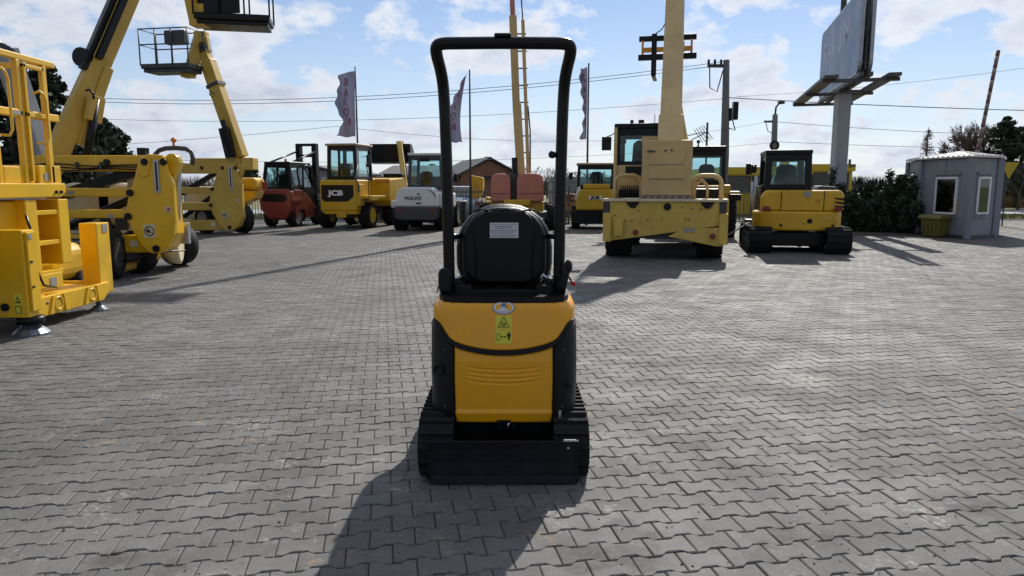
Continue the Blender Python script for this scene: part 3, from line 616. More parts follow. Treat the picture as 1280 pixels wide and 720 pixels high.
    for sg in (-1, 1):
        cx = sg*.348; b = B(); lp = loop(72); vs = []
        for (y, z, a) in lp:
            ny, nz = math.sin(a), math.cos(a)
            for xx, rr_ in ((-.09, 0), (.09, 0), (.09, -.022), (-.09, -.022)): vs.append((cx+xx, y+ny*rr_, z+nz*rr_))
        n = len(lp); b.add(vs, [(i*4+k, i*4+(k+1) % 4, ((i+1) % n)*4+(k+1) % 4, ((i+1) % n)*4+k) for i in range(n) for k in range(4)]); tr = part('track', b, 'rubber', t)
        for (y, z, a) in loop(40):
            o = bpy.data.objects.new('track_pad', pm); COL.objects.link(o); o.parent = tr; o.location = (cx, y, z-.001); o.rotation_euler = (-a, 0, 0)
        b = B(); b.bx(cx-.05, cx+.05, 3.75, 4.47, .10, .21); fr_ = part('track_frame', b, 'black', t, bevel=.01)
        for yy, rr_ in ((ya, .118), (yb2, .118), (3.9, .06), (4.1, .06), (4.3, .06)):
            b = B(); b.lathe((cx, yy, zc0 if rr_ > .1 else .09), (1, 0, 0), [(rr_*.5, -.055), (rr_, -.05), (rr_, -.02), (rr_*.8, 0), (rr_, .02), (rr_, .05), (rr_*.5, .055)], 20); part('sprocket' if rr_ > .1 else 'roller', b, 'black', t)
    # dozer blade
    b = B(); prof = [(3.458, .010), (3.466, .05), (3.470, .12), (3.467, .19), (3.460, .232), (3.474, .232), (3.481, .19), (3.484, .12), (3.480, .05), (3.474, .010)]
    b.prism(prof[::1], 'yz', -.376, .376); bl = part('dozer_blade', b, 'blade', t, bevel=.003)
    for sg in (-1, 1):
        b = B(); b.bx(sg*.372-.005, sg*.372+.005, 3.459, 3.50, .014, .232); part('blade_end_plate', b, 'blade', bl, loc=(0, 0, 0), bevel=.002)
        b = B(); b.bx(sg*.22-.03, sg*.22+.03, 3.47, 3.80, .10, .16); part('blade_arm', b, 'black', t, bevel=.006)
        b = B(); b.bx(sg*.33-.035, sg*.33+.035, 3.470, 3.485, .231, .2345); part('blade_lug', b, 'dgrey' if sg > 0 else 'blade', bl, loc=(0, 0, 0))
    b = B(); b.cyl((.325, 3.468, .196), (.325, 3.462, .196), .005, 8); part('paint_chip', b, 'paper', bl, loc=(0, 0, 0))
    return t
hero()

def debris():
    b = B(); rnd = random.Random(12)
    for k in range(700):
        y = 2.4+rnd.random()**1.6*12; x = rnd.uniform(-.75, .75)*y; s_ = rnd.uniform(.0025, .008)
        if abs(x+.04) < .6 and 3.3 < y < 5: continue
        z = .001; a = [Vector((x+s_*rnd.uniform(.6, 1.3)*math.cos(t), y+s_*rnd.uniform(.6, 1.3)*math.sin(t), z)) for t in (0, 1.5, 3.1, 4.6)]
        b.add(a+[Vector((x, y, z+s_*rnd.uniform(.4, .9)))], [(0, 1, 4), (1, 2, 4), (2, 3, 4), (3, 0, 4)])
    o = part('grit', b, 'joint', None, (0, 0, 0)); o['kind'] = 'stuff'; o['label'] = 'dark grit and small stones scattered over the paving'; o['category'] = 'grit'
debris()
# ---------------- telescopic handler in tan paint (centre right) ----------------
def arc_tube(b, x0, x1, y, z0, z1, r, rc=.18, dy=0):
    pts = [(x0, y, z0)]
    for k in range(6): a = math.pi-k*math.pi/10; pts.append((x0+rc+rc*math.cos(a), y+dy*.3, z1-rc+rc*math.sin(a)))
    for k in range(6): a = math.pi/2-k*math.pi/10; pts.append((x1-rc+rc*math.cos(a), y+dy*.3, z1-rc+rc*math.sin(a)))
    pts.append((x1, y, z0)); b.tube(pts, r, 8)
def telehandler():
    p0 = at(830, 250, 14.6)
    t = empty('telescopic_handler', 'large tan telescopic handler seen from behind with its thick boom raised out of sight', 'telehandler', (p0.x, 14.6, 0), R(-13))
    b = B(); b.prism([(-1.2, 1.18), (-1.2, .36), (-1.02, .38), (.45, .60), (1.2, .72), (1.2, 1.18)], 'xz', 0, .14); part('rear_plate', b, 'straw', t, bevel=.015)
    b = B(); b.prism([(.36, .62), (1.18, .68), (1.19, .30), (1.02, .30), (.1, .48)], 'xz', -.03, .10); part('rear_skirt', b, 'straw', t, bevel=.012)
    b = B(); b.bx(-1.235, 1.25, -.05, .6, 1.18, 1.235); part('deck_edge', b, 'cream', t, bevel=.012)
    b = B(); b.bx(-1.15, 1.15, .2, 5.2, .62, 1.17); b.bx(-.72, .72, .16, 5.0, .42, .7); b.cyl((-.8, .85, .52), (.8, .85, .52), .14, 12); part('chassis', b, 'dgrey', t, bevel=.02)
    for sg, xx in ((-1, -1.13), (1, 1.17)):
        b = B(); b.bx(xx-.085, xx+.085, -.06, .24, .34 if sg > 0 else .36, .95); part('stabiliser_leg', b, 'straw', t, bevel=.012)
        b = B(); b.bx(xx-.09*1, xx+.05, -.02, .2, .95, 1.18); part('lamp_bracket', b, 'dgrey', t, bevel=.01)
        for yy in (.75, 4.2): wheel(t, (sg*.94, yy, .56), .56, .52, 'rim', lugs=16)
    b = B(); b.bx(-.98, -.80, -.10, -.06, .48, .84); part('tool_box', b, 'straw', t, bevel=.01)
    for x, z in ((-.62, 1.10), (.85, 1.10)):
        b = B(); b.prism([(x-.14, z+.07), (x-.05, z-.05), (x+.05, z-.05), (x+.14, z+.07)], 'xz', -.02, .002); part('slot', b, 'ink', t)
    b = B(); b.cyl((.07, .0, 1.08), (.07, -.03, 1.08), .075, 16); part('tow_eye', b, 'black', t, bevel=.01)
    for x, z in ((-.55, .55), (.97, .50)):
        b = B(); b.cyl((x, -.045 if x > 0 else -.003, z), (x, -.06 if x > 0 else -.02, z), .06, 12); part('tail_lamp', b, 'tail', t)
    b = B(); b.bx(.40, .62, -.045, -.03, .58, .66); part('number_plate', b, 'rim', t)
    rnd = random.Random(4)
    for k in range(12):
        b = B(); x, z = rnd.uniform(-1.1, .9), rnd.uniform(.75, 1.12); b.cyl((x, -.001, z), (x, -.012, z), .016, 8); part('bolt_head', b, 'dgrey', t)
    # central engine housing
    b = B(); b.bx(-.46, .53, .05, 1.15, 1.30, 2.40); part('engine_housing', b, 'tan', t, bevel=.02)
    b = B(); b.bx(-.33, .39, .035, .055, 1.62, 2.26); pn = part('service_panel', b, 'tan', t, bevel=.012)
    b = B(); b.bx(-.315, .375, .028, .035, 1.91, 1.918); b.bx(-.315, .375, .028, .035, 1.63, 1.638); part('panel_seam', b, 'dgrey', pn, loc=(0, 0, 0))
    for x, z in ((-.27, 2.18), (.0, 2.19), (.12, 2.2)): b = B(); b.bx(x-.09 if x < 0 else x-.02, x+.07 if x < 0 else x+.02, .024, .036, z-.018, z+.018); part('panel_catch', b, 'dgrey', pn, loc=(0, 0, 0))
    b = B()
    b.bx(-.47, .54, .035, .10, 1.236, 1.30); hzd = part('hazard_strip', b, 'rod_white', t)
    for k in range(7):
        x = -.45+k*.14; b = B(); b.prism([(x, 1.24), (x+.07, 1.24), (x+.12, 1.296), (x+.05, 1.296)], 'xz', .03, .036); part('hazard_stripe', b, 'rod_red', hzd, loc=(0, 0, 0))
    b = B(); arc_tube(b, -1.02, -.48, .3, 1.22, 1.72, .035); b.tube([(-1.02, .3, 1.23), (-.98, .9, 1.6), (-.98, 1.6, 1.6)], .03, 8); part('guard_tube', b, 'tan', t)
    b = B(); arc_tube(b, .56, 1.12, .3, 1.22, 1.70, .045); part('guard_tube', b, 'tan', t)
    b = B(); arc_tube(b, .60, .85, .34, 1.22, 1.6, .03); part('guard_tube', b, 'tan', t)
    b = B(); b.bx(.58, 1.1, .9, 1.2, 1.25, 1.5); part('step_box', b, 'tan', t, bevel=.02)
    b = B(); b.bx(-.95, -.5, .5, 1.4, 1.24, 1.42); part('battery_box', b, 'black', t, bevel=.02)
    b = B(); b.bx(.58, 1.08, .45, .9, 1.24, 1.44); part('fuel_box', b, 'black', t, bevel=.02); b = B()
    for k in range(9): b.cyl((-.92+k*.045, .45, 1.26), (-.90+k*.045, .5, 1.5), .012, 5)
    part('hose_bundle', b, 'black', t)
    # cab on the left
    b = B(); b.bx(-1.02, -.10, .55, 1.9, 1.25, 1.93); part('cab_lower', b, 'tan', t, bevel=.02)
    b = B(); b.bx(-.82, -.46, .53, .55, 1.72, 1.90)
    for k in range(5): b.bx(-.80, -.48, .515, .53, 1.735+k*.033, 1.75+k*.033)
    part('vent_grille', b, 'black', t)
    cab(t, -1.04, -.12, .55, 1.95, 1.93, 1.96, 2.78, 'black', 'black', .085, .0, .03, .11, seatx=.1)
    b = B(); b.bx(-1.07, -1.0, .50, .66, 1.25, 2.70); part('cab_pillar', b, 'tan', t, bevel=.015)
    for x in (-.72, -.55, -.5): b = B(); b.cyl((x, .7, 2.78), (x, .7, 2.86), .035, 10); part('work_lamp', b, 'black', t)
    b = B(); b.cyl((-.25, .7, 2.78), (-.25, .7, 2.98), .008, 6); part('aerial', b, 'black', t)
    b = B(); b.cyl((-.90, .75, 2.05), (-.90, .75, 2.35), .03, 8); b.ball((-.90, .75, 2.42), .07, 12); part('fan', b, 'black', t)
    mirror(t, (-1.04, .7, 2.62), (-1.24, .68, 2.38), .2, .28)
    # boom: pivots at the back and leans away, over the cab
    d = Vector((math.sin(R(-.5))*math.cos(R(47)), math.cos(R(-.5))*math.cos(R(47)), math.sin(R(47)))); o = Vector((.08, .45, 2.34))
    b = B(); b.beam(o-d*.2, o+d*.6, .50, .55); b.bx(-.50, .05, .4, 1.0, 2.38, 2.5); part('boom_pivot', b, 'tan', t, bevel=.02)
    b = B(); b.beam(o+d*.3, o+d*5.5, .44, .50); bm_ = part('boom', b, 'tan', t, bevel=.02)
    b = B(); b.beam(o+d*5.42, o+d*5.62, .50, .56); b.beam(o+d*3.0+Vector((.23, 0, 0)), o+d*3.3+Vector((.23, 0, 0)), .03, .1); part('boom_collar', b, 'tan', bm_, bevel=.015, loc=(0, 0, 0))
    b = B(); b.beam(o+d*5.5, o+d*12.0, .36, .42); part('inner_boom', b, 'tan', bm_, bevel=.015, loc=(0, 0, 0))
    b = B()
    for k in range(3): b.tube([o+d*(5.2+k*.1)+Vector((-.26, 0, .1)), o+d*(5.7)+Vector((-.30-.03*k, 0, .25)), o+d*7+Vector((-.24, 0, .2)), o+d*11.8+Vector((-.2, 0, .1))], .02, 6)
    part('boom_hose', b, 'black', bm_, loc=(0, 0, 0))
    b = B(); b.cyl(o+Vector((0, 1.4, -.6)), o+d*3.2+Vector((0, 0, -.35)), .08, 10); part('lift_cylinder', b, 'black', t)
    e = o+d*12; b = B(); b.beam(e, e+Vector((0, .3, -.7)), .4, .3); b.bx(e.x-.6, e.x+.6, e.y+.3, e.y+.4, e.z-1.1, e.z-.4)
    for sx in (-.35, .35): b.bx(e.x+sx-.06, e.x+sx+.06, e.y+.4, e.y+1.5, e.z-1.1, e.z-1.04)
    part('fork_carriage', b, 'black', t)
telehandler()
# ---------------- second telehandler, half hidden ----------------
def telehandler2():
    Y = 20.6; x0 = at(866, 250, Y).x
    t = empty('telescopic_handler', 'yellow telescopic handler half hidden behind the large tan one, black fork carriage raised high', 'telehandler', (x0, Y, 0), R(-14))
    b = B(); b.bx(-.9, 1.0, .1, 4.4, .65, 1.3); part('chassis', b, 'yel', t, bevel=.03)
    b = B(); b.bx(.1, 1.02, .0, 1.2, 1.25, 1.52); b.bx(.80, 1.30, .3, 1.5, 1.28, 1.34); part('engine_cover', b, 'ochre', t, bevel=.03)
    b = B(); b.bx(.93, 1.32, .1, .16, 1.08, 1.26); part('rear_lamp_bar', b, 'black', t, bevel=.01)
    for sg in (-1, 1):
        for yy in (.95, 3.6): wheel(t, (sg*1.02, yy, .56), .56, .40, 'rim', lugs=16)
    cab(t, -.15, .88, .5, 1.9, 1.5, 1.62, 2.62, 'black', 'black', .08, .02, .03, .15)
    b = B(); b.cyl((.1, .7, 2.62), (.1, .7, 2.72), .02, 8); b.cyl((.1, .7, 2.72), (.1, .7, 2.80), .05, 10); part('beacon', b, 'black', t)
    Mi = Matrix.Rotation(R(14), 4, 'Z')
    def lc(v): return Mi @ (Vector(v)-Vector((x0, Y, 0)))
    a = lc(at(857, 205, 21.4)); e = lc(at(834, 66, 26.0)); d = (e-a).normalized()
    b = B(); b.beam(a, e-d*.5, .30, .36); part('boom', b, 'ochre', t, bevel=.02)
    b = B(); b.bx(e.x-.98, e.x+.98, e.y, e.y+.12, e.z+.42, e.z+.60); b.bx(e.x-1.0, e.x+1.0, e.y, e.y+.12, e.z-.22, e.z-.02)
    fc = part('fork_carriage', b, 'black', t, bevel=.01)
    b = B()
    for sx in (-.85, -.02, .82, -.4, .35): b.bx(e.x+sx-.035, e.x+sx+.035, e.y-.02, e.y+.1, e.z-.02, e.z+.44)
    b.bx(e.x-.86, e.x+.86, e.y-.04, e.y+.04, e.z+.04, e.z+.20); part('carriage_frame', b, 'orange', fc, loc=(0, 0, 0))
    for sx in (-.45,):
        b = B(); b.bx(e.x+sx-.09, e.x+sx+.09, e.y-.06, e.y-.0, e.z-.75, e.z+.66); b.bx(e.x+sx-.07, e.x+sx+.07, e.y-.06, e.y+1.1, e.z-.8, e.z-.74); part('fork', b, 'black', fc, loc=(0, 0, 0), bevel=.01)
    b = B(); b.tube([e+Vector((-.5, 0, .6)), e+Vector((-.2, 0, .8)), e+Vector((.05, -.2, 1.2))], .02, 6); part('hose', b, 'black', fc, loc=(0, 0, 0))
telehandler2()
# ---------------- mini excavator on the right ----------------
def tracks(t, cx, wd, y0, y1, r, n=34, padw=None):
    for sg in (-1, 1):
        c = sg*cx; b = B(); m = 40; Ls = y1-y0; arc = math.pi*r; tot = 2*Ls+2*arc; lp = []
        def P(s):
            if s < Ls: return (y0+s, 2*r, 0)
            if s < Ls+arc: a = (s-Ls)/r; return (y1+r*math.sin(a), r+r*math.cos(a), a)
            if s < 2*Ls+arc: return (y1-(s-Ls-arc), 0, math.pi)
            a = (s-2*Ls-arc)/r; return (y0-r*math.sin(a), r-r*math.cos(a), math.pi+a)
        vs = []
        for k in range(m):
            y, z, a = P(tot*k/m); ny, nz = math.sin(a), math.cos(a)
            for xx, q in ((-wd/2, .012), (wd/2, .012), (wd/2, .045), (-wd/2, .045)): vs.append((c+xx, y-ny*q, .012+z-nz*q*1))
        b.add(vs, [(i*4+k, i*4+(k+1) % 4, ((i+1) % m)*4+(k+1) % 4, ((i+1) % m)*4+k) for i in range(m) for k in range(4)]); tr = part('track', b, 'rubber', t)
        pm = B(); pm.bx(-wd/2, wd/2, -.022, .022, -.006, .018); me = pm.mesh('track_pad'); me.materials.append(M['rubber'])
        for k in range(n):
            y, z, a = P(tot*k/n); o = bpy.data.objects.new('track_pad', me); COL.objects.link(o); o.parent = tr; o.location = (c, y-math.sin(a)*.012, z+.012-math.cos(a)*.012); o.rotation_euler = (-a, 0, 0)
        b = B(); b.bx(c-wd*.3, c+wd*.3, y0, y1, r*.6, r*1.5); part('track_frame', b, 'dgrey', t, bevel=.01)
        for k in range(4):
            yy = y0+(y1-y0)*(k+.5)/4; b = B(); b.cyl((c-wd*.42, yy, r*.45), (c+wd*.42, yy, r*.45), r*.32, 12); part('roller', b, 'dgrey', t)
        for yy in (y0, y1): b = B(); b.lathe((c, yy, r), (1, 0, 0), [(r*.3, -wd*.42), (r*.75, -wd*.3), (r*.75, wd*.3), (r*.3, wd*.42)], 16); part('idler', b, 'dgrey', t)
def mini_excavator():
    Y = 15.95; x0 = 6.36
    t = empty('mini_excavator', 'yellow mini excavator with closed black cab on rubber tracks beside the dark bushes', 'excavator', (x0, Y, 0), R(-13))
    tracks(t, .82, .50, .10, 2.15, .285, 40)
    b = B(); b.bx(-.62, .62, .35, 2.0, .14, .46); b.cyl((0, 1.2, .4), (0, 1.2, .52), .4, 24); part('undercarriage', b, 'black', t, bevel=.02)
    # upper structure
    def rot_body(poly, z0, z1, name, m, bev=.04, parent=t):
        b = B(); b.prism(poly, 'xy', z0, z1); return part(name, b, m, parent, bevel=bev, seg=3, loc=(0, 0, 0))
    arcp = lambda hw, y0, bul, y1: [(-hw, y1)]+[(-hw+2*hw*k/14, y0+bul*((k-7)/7)**2+(.10 if k in (0, 14) else 0)) for k in range(15)]+[(hw, y1)]
    cw = rot_body(arcp(.93, .10, .20, 1.0), .50, .93, 'counterweight', 'yel', .05)
    for x, z, r in ((.22, .72, .055), (-.38, .62, .03), (.10, .66, .015), (.72, .62, .03)):
        b = B(); b.cyl((x, .135+.2*(x/.93)**2, z), (x, .085+.2*(x/.93)**2, z), r, 14); part('bolt_plug', b, 'black', cw, loc=(0, 0, 0))
    b = B(); b.beam((.48, .11, .74), (.62, .15, .81), .01, .03, up=(0, 1, 0)); part('scrape_mark', b, 'cream', cw, loc=(0, 0, 0))
    b = B(); b.prism([(-.80, .93), (-.80, 1.28), (-.70, 1.40), (.86, 1.40), (.93, 1.30), (.93, .93)], 'xz', .22, 1.15); part('engine_hood', b, 'yel', t, bevel=.06, seg=4)
    b = B(); b.bx(-.38, .50, .20, .225, .95, 1.385); hp = part('hood_door', b, 'yel', t, bevel=.012)
    b = B(); b.bx(.50, .515, .205, .222, .94, 1.39); part('door_gap', b, 'ink', t); b = B(); b.bx(-.39, -.382, .205, .222, .94, 1.39); part('door_gap', b, 'ink', t)
    b = B(); b.prism([(.38, 1.405), (.86, 1.405), (.80, 1.48), (.45, 1.50)], 'xz', .5, 1.25); part('hood_top', b, 'dgrey', t, bevel=.03)
    b = B(); b.lathe((.16, .20, 1.31), (0, -1, 0), [(.075, 0), (.075, .008)], 20); part('round_badge', b, 'rim', hp, loc=(0, 0, 0))
    b = B(); b.bx(.33, .42, .192, .2, 1.12, 1.20); b.bx(.36, .38, .192, .2, 1.06, 1.08); part('latch', b, 'orange', hp, loc=(0, 0, 0))
    for k in range(3): b = B(); z = 1.24-k*.085; b.prism([(.72, z), (.93, z-.02), (.93, z-.065), (.76, z-.04)], 'xz', .205, .24); part('vent_slot', b, 'ink', t)
    for sx in (-.70, .80): b = B(); b.prism([(sx-.10, .95), (sx+.11, .95), (sx+.08, 1.03), (sx-.05, 1.05)], 'xz', .195, .24); part('tail_lamp', b, 'tail', t, bevel=.01)
    cab(t, -.72, .27, .52, 1.75, 1.36, 1.48, 2.30, 'black', 'black', .11, .02, .03, .10, lowm='black')
    b = B(); b.bx(-.80, -.72, .55, 1.75, .95, 1.5); part('cab_side', b, 'black', t, bevel=.02)
    mirror(t, (.20, 1.5, 2.12), (.34, 1.5, 2.0), .13, .24); mirror(t, (-.80, 1.6, 2.0), (-.99, 1.6, 1.9), .14, .26)
    b = B(); b.bx(-.98, -.84, 1.3, 1.5, 1.8, 2.0); b.cyl((-.9, 1.3, 1.9), (-.9, 1.24, 1.9), .07, 10); part('work_lamp', b, 'black', t, bevel=.01)
    b = B(); b.bx(-.2, .3, 1.9, 2.3, .5, .95); b.beam((.05, 2.1, .7), (.05, 3.3, 2.1), .2, .28); part('boom', b, 'yel', t, bevel=.03)
    b = B(); b.beam((.05, 3.25, 2.1), (-.55, 3.2, .55), .16, .22); part('dipper_arm', b, 'grey', t, bevel=.02)
    b = B(); b.prism([(2.9, .62), (3.4, .62), (3.5, .2), (3.2, .02), (2.85, .1)], 'yz', -.9, -.35); part('bucket', b, 'dgrey', t, bevel=.015)
    b = B(); b.cyl((-.74, 2.2, .8), (-.74, 2.35, 1.75), .035, 8); b.cyl((-.84, 2.1, .75), (-.84, 2.2, 1.6), .03, 8); b.cyl((-.95, 1.2, .62), (-1.7, 1.6, .12), .02, 6); part('hydraulic_cylinder', b, 'steel', t)
    b = B(); b.bx(-1.05, 1.05, 2.75, 2.82, .02, .40); b.bx(-.4, -.3, 2.2, 2.8, .15, .25); b.bx(.3, .4, 2.2, 2.8, .15, .25); part('dozer_blade', b, 'dgrey', t, bevel=.01)
mini_excavator()
# ---------------- site dumper ----------------
def dumper():
    Y = 25.2; t = empty('site_dumper', 'yellow cabbed site dumper with black engine grille and tall beige-roofed cab, beside the red forklift', 'dumper', (at(423, 260, Y).x, Y, 0), R(-12))
    b = B(); b.bx(-.68, .68, 0, 1.2, .62, 1.70); b.prism([(-.68, .62), (-.5, .50), (.68, .50), (.68, .62)], 'xz', 0, .9); part('engine_cover', b, 'jcb', t, bevel=.05, seg=3)
    b = B(); b.prism([(-.62, 1.52), (-.62, 1.05), (-.52, .95), (.35, .95), (.58, 1.12), (.58, 1.52)], 'xz', -.015, .02); gr_ = part('engine_grille', b, 'black', t, bevel=.012)
    tb = textb('JCB', .24, .012, bold=.012, sx=1.45); part('brand_lettering', tb, 'frame', gr_, loc=(-.07, -.022, 1.24))
    b = B(); b.bx(-.05, .30, -.08, .05, .40, .62); b.bx(.06, .14, -.10, -.06, .46, .5); part('tow_hitch', b, 'jcb', t, bevel=.015)
    b = B(); b.bx(.62, .78, .05, .5, .8, 1.55); b.bx(.5, 1.15, .25, 1.5, 1.05, 1.15); b.bx(1.05, 1.15, .25, .8, .98, 1.1); part('mudguard', b, 'jcb', t, bevel=.02)
    b = B(); b.tube([(.74, 0.1, 1.2), (.78, .0, 1.5), (.62, .1, 1.75), (.62, .3, 2.2)], .03, 8); b.tube([(.88, .6, 1.15), (.88, .6, 1.9), (.80, .6, 2.3)], .018, 6); part('air_hose', b, 'dgrey', t)
    cab(t, -.50, .60, .25, 1.65, 1.68, 1.78, 2.95, 'black', 'jcbroof', .09, .03, .07, .08, midx=-.06, seatx=-.1)
    mirror(t, (.7, .5, 2.5), (.93, .5, 2.35), .09, .42)
    for sg in (-1, 1): wheel(t, (sg*.78, .75, .46), .46, .40, 'jcb', lugs=14); wheel(t, (sg*.80, 2.9, .46), .46, .40, 'jcb', lugs=14)
    b = B(); b.bx(-.4, .4, .2, 3.2, .40, .75); part('chassis', b, 'dgrey', t, bevel=.02)
    b = B(); b.prism([(2.0, .95), (2.0, 1.72), (3.5, 1.80), (3.9, 1.45), (3.3, .75), (2.2, .75)], 'yz', -.95, 1.12); part('skip', b, 'jcb', t, bevel=.03)
    b = B(); b.bx(.55, 1.13, 1.965, 2.0, 1.60, 1.74); part('skip_lip', b, 'orange', t, bevel=.01)
dumper()
# ---------------- raised bucket loader behind ----------------
def loader_behind():
    Y = 31.0; t = empty('front_loader', 'loader behind the dumper with its wide black bucket raised high on a yellow arm', 'loader', (at(484, 230, Y).x, Y, 0), R(-6))
    b = B(); b.bx(-.9, .9, 0, 3, .6, 1.45); part('body', b, 'yel', t, bevel=.04)
    cab(t, -.42, .45, .8, 1.9, 1.4, 1.5, 2.02, 'black', 'black', .08, .04, .03, .10, seat=False)
    for sg in (-1, 1):
        for yy in (.6, 2.6): wheel(t, (sg*.9, yy, .5), .5, .36, 'yel', lugs=14)
    b = B(); b.beam((.55, .9, 1.4), (-.22, 3.0, 3.45), .22, .26); b.bx(-.36, -.06, 2.95, 3.2, 3.3, 3.55); part('loader_arm', b, 'ochre', t, bevel=.03)
    b = B(); b.beam((.70, .9, 1.3), (-.05, 2.9, 3.3), .07, .10); part('lift_cylinder', b, 'black', t)
    b = B(); b.prism([(3.0, 2.55), (2.95, 3.42), (3.35, 3.40), (3.8, 3.0), (3.5, 2.50)], 'yz', -1.62, .30); part('bucket', b, 'black', t, bevel=.02)
    mirror(t, (-.45, 1.0, 1.75), (-.66, 1.0, 1.65), .14, .24)
loader_behind()
# ---------------- white wheel loader ----------------
def white_loader():
    Y = 23.9; t = empty('wheel_loader', 'white compact wheel loader with dark grey bumper and glazed cab, left of the roll bar', 'loader', (at(520, 260, Y).x, Y, 0), R(-7))
    b = B(); b.prism([(-.74, .80), (-.70, 1.14), (-.60, 1.36), (-.45, 1.45), (.5, 1.45), (.64, 1.36), (.72, 1.14), (.76, .80)], 'xz', 0, 1.3); part('engine_hood', b, 'white', t, bevel=.07, seg=4)
    b = B(); b.prism([(-.76, .80), (-.72, .45), (-.60, .36), (.62, .36), (.74, .45), (.78, .80)], 'xz', -.04, .5); bp_ = part('rear_bumper', b, 'dgrey', t, bevel=.04, seg=3)
    for sx in (-.55, .57): b = B(); b.bx(sx-.09, sx+.09, -.05, -.02, .66, .72); part('tail_lamp', b, 'tail', bp_, loc=(0, 0, 0))
    tb = textb('VOLVO', .15, .012, bold=.006, sx=1.15); part('brand_lettering', tb, 'dgrey', t, loc=(-.10, -.004, 1.08))
    b = B(); b.bx(.0, .16, -.012, .01, .90, .945); b.bx(.05, .12, -.012, .01, 1.2, 1.25); part('handle', b, 'ink', t)
    b = B()
    for k in range(4): b.prism([(.42+k*.05, 1.38-k*.02), (.66, 1.22-k*.05), (.68, 1.19-k*.05), (.42+k*.05, 1.36-k*.02)], 'xz', -.008+.0, .03)
    part('hood_vent', b, 'ink', t)
    b = B(); b.bx(.70, .95, .3, 2.0, .75, 1.25); part('mudguard', b, 'white', t, bevel=.06, seg=3); b = B(); b.bx(-.95, -.70, .3, 2.0, .75, 1.0); part('mudguard', b, 'white', t, bevel=.06, seg=3)
    b = B(); b.bx(-.5, .5, .3, 3.4, .35, .8); part('chassis', b, 'dgrey', t, bevel=.02)
    cab(t, -.42, .80, .55, 1.85, 1.35, 1.48, 2.58, 'dgrey', 'white', .075, .06, .05, .08, seatx=-.05)
    b = B(); b.bx(-.02, .32, .6, .75, 2.3, 2.42); part('sun_visor', b, 'black', t)
    for sg in (-1, 1): wheel(t, (sg*.70, .7, .47), .47, .40, 'rim', lugs=14); wheel(t, (sg*.72, 2.7, .47), .47, .40, 'rim', lugs=14)
    mirror(t, (.8, 1.6, 2.1), (1.02, 1.6, 1.75), .15, .26)
    b = B(); b.beam((0, 2.0, 1.0), (0, 3.9, .5), .3, .3); b.prism([(3.7, .1), (3.7, .9), (4.0, .95), (4.4, .1)], 'yz', -.95, .95); part('loader_bucket', b, 'dgrey', t, bevel=.02)
white_loader()
# ---------------- red forklift ----------------
def forklift():
    Y = 26.2; t = empty('forklift', 'red forklift truck with black cab and black lifting mast', 'forklift', (at(344, 260, Y).x, Y, 0), R(-13))
    b = B(); b.prism([(-.62, 1.30), (-.66, .95), (-.60, .62), (-.25, .28), (.35, .28), (.60, .62), (.66, .95), (.62, 1.30), (.5, 1.38), (-.5, 1.38)], 'xz', 0, .75); part('counterweight', b, 'red', t, bevel=.07, seg=4)
    b = B(); b.prism([(-.50, 1.20), (-.50, .92), (.38, .92), (.48, 1.02), (.48, 1.12), (.40, 1.20)], 'xz', -.01, .03); part('radiator_grille', b, 'black', t, bevel=.012)
    b = B(); b.prism([(.3, .35), (.3, 1.36), (.9, 1.36), (1.75, .80), (2.3, .55), (2.3, .32), (1.1, .32), (1.0, .62), (.6, .62), (.5, .32)], 'yz', -.64, .64); part('body_shell', b, 'red', t, bevel=.03)
    tb = textb('LINDE', .16, .01, bold=.004); part('brand_lettering', tb, 'dgrey', t, loc=(.652, 1.85, .58), rot=(0, 0, R(90)))
    cab(t, -.60, .60, .15, 1.85, 1.32, 1.40, 2.36, 'black', 'black', .085, .10, .02, .07, midx=0)
    b = B(); b.prism([(1.0, 1.35), (1.85, 1.35), (1.95, .70), (1.75, .60)], 'yz', .56, .63); b.tube([(.62, .95, 1.3), (.60, 1.0, 2.1), (.59, 1.2, 2.25), (.59, 1.6, 2.2), (.62, 1.9, 1.5), (.63, 1.95, .75)], .035, 8); part('cab_door', b, 'black', t)
    b = B(); b.cyl((.15, .6, 2.36), (.15, .6, 2.42), .05, 10); b.ball((.15, .6, 2.44), .045, 10); part('beacon', b, 'amber', t)
    for sg in (-1, 1): wheel(t, (sg*.50, .55, .34), .34, .26, 'rim', lugs=12); wheel(t, (sg*.56, 2.1, .38), .38, .30, 'rim', lugs=12)
    for sg in (-1, 1):
        b = B(); b.bx(sg*.34-.09, sg*.34+.09, 2.35, 2.6, .15, 3.12); part('mast_rail', b, 'black', t, bevel=.012)
        b = B(); b.cyl((sg*.45, .35, 2.30), (sg*.40, 2.35, 2.80), .035, 8); part('tilt_brace', b, 'black', t)
    b = B()
    for z in (3.02, 2.6, 1.75): b.bx(-.30, .30, 2.38, 2.55, z, z+.10)
    b.cyl((0, 2.45, .3), (0, 2.45, 1.7), .04, 8); part('mast_crossbar', b, 'black', t, bevel=.01)
    b = B(); b.bx(-.5, .5, 2.6, 2.68, .4, 1.0); b.bx(-.4, -.28, 2.62, 3.7, .08, .13); b.bx(.28, .4, 2.62, 3.7, .08, .13); part('fork_carriage', b, 'black', t, bevel=.01)
    b = B(); b.bx(.60, .78, 1.95, 2.35, .95, 1.2); b.tube([(.6, 2.0, .6), (.75, 2.2, 1.1), (.7, 2.3, 1.3)], .03, 6); part('blue_hose_reel', b, 'carp', t)
forklift()
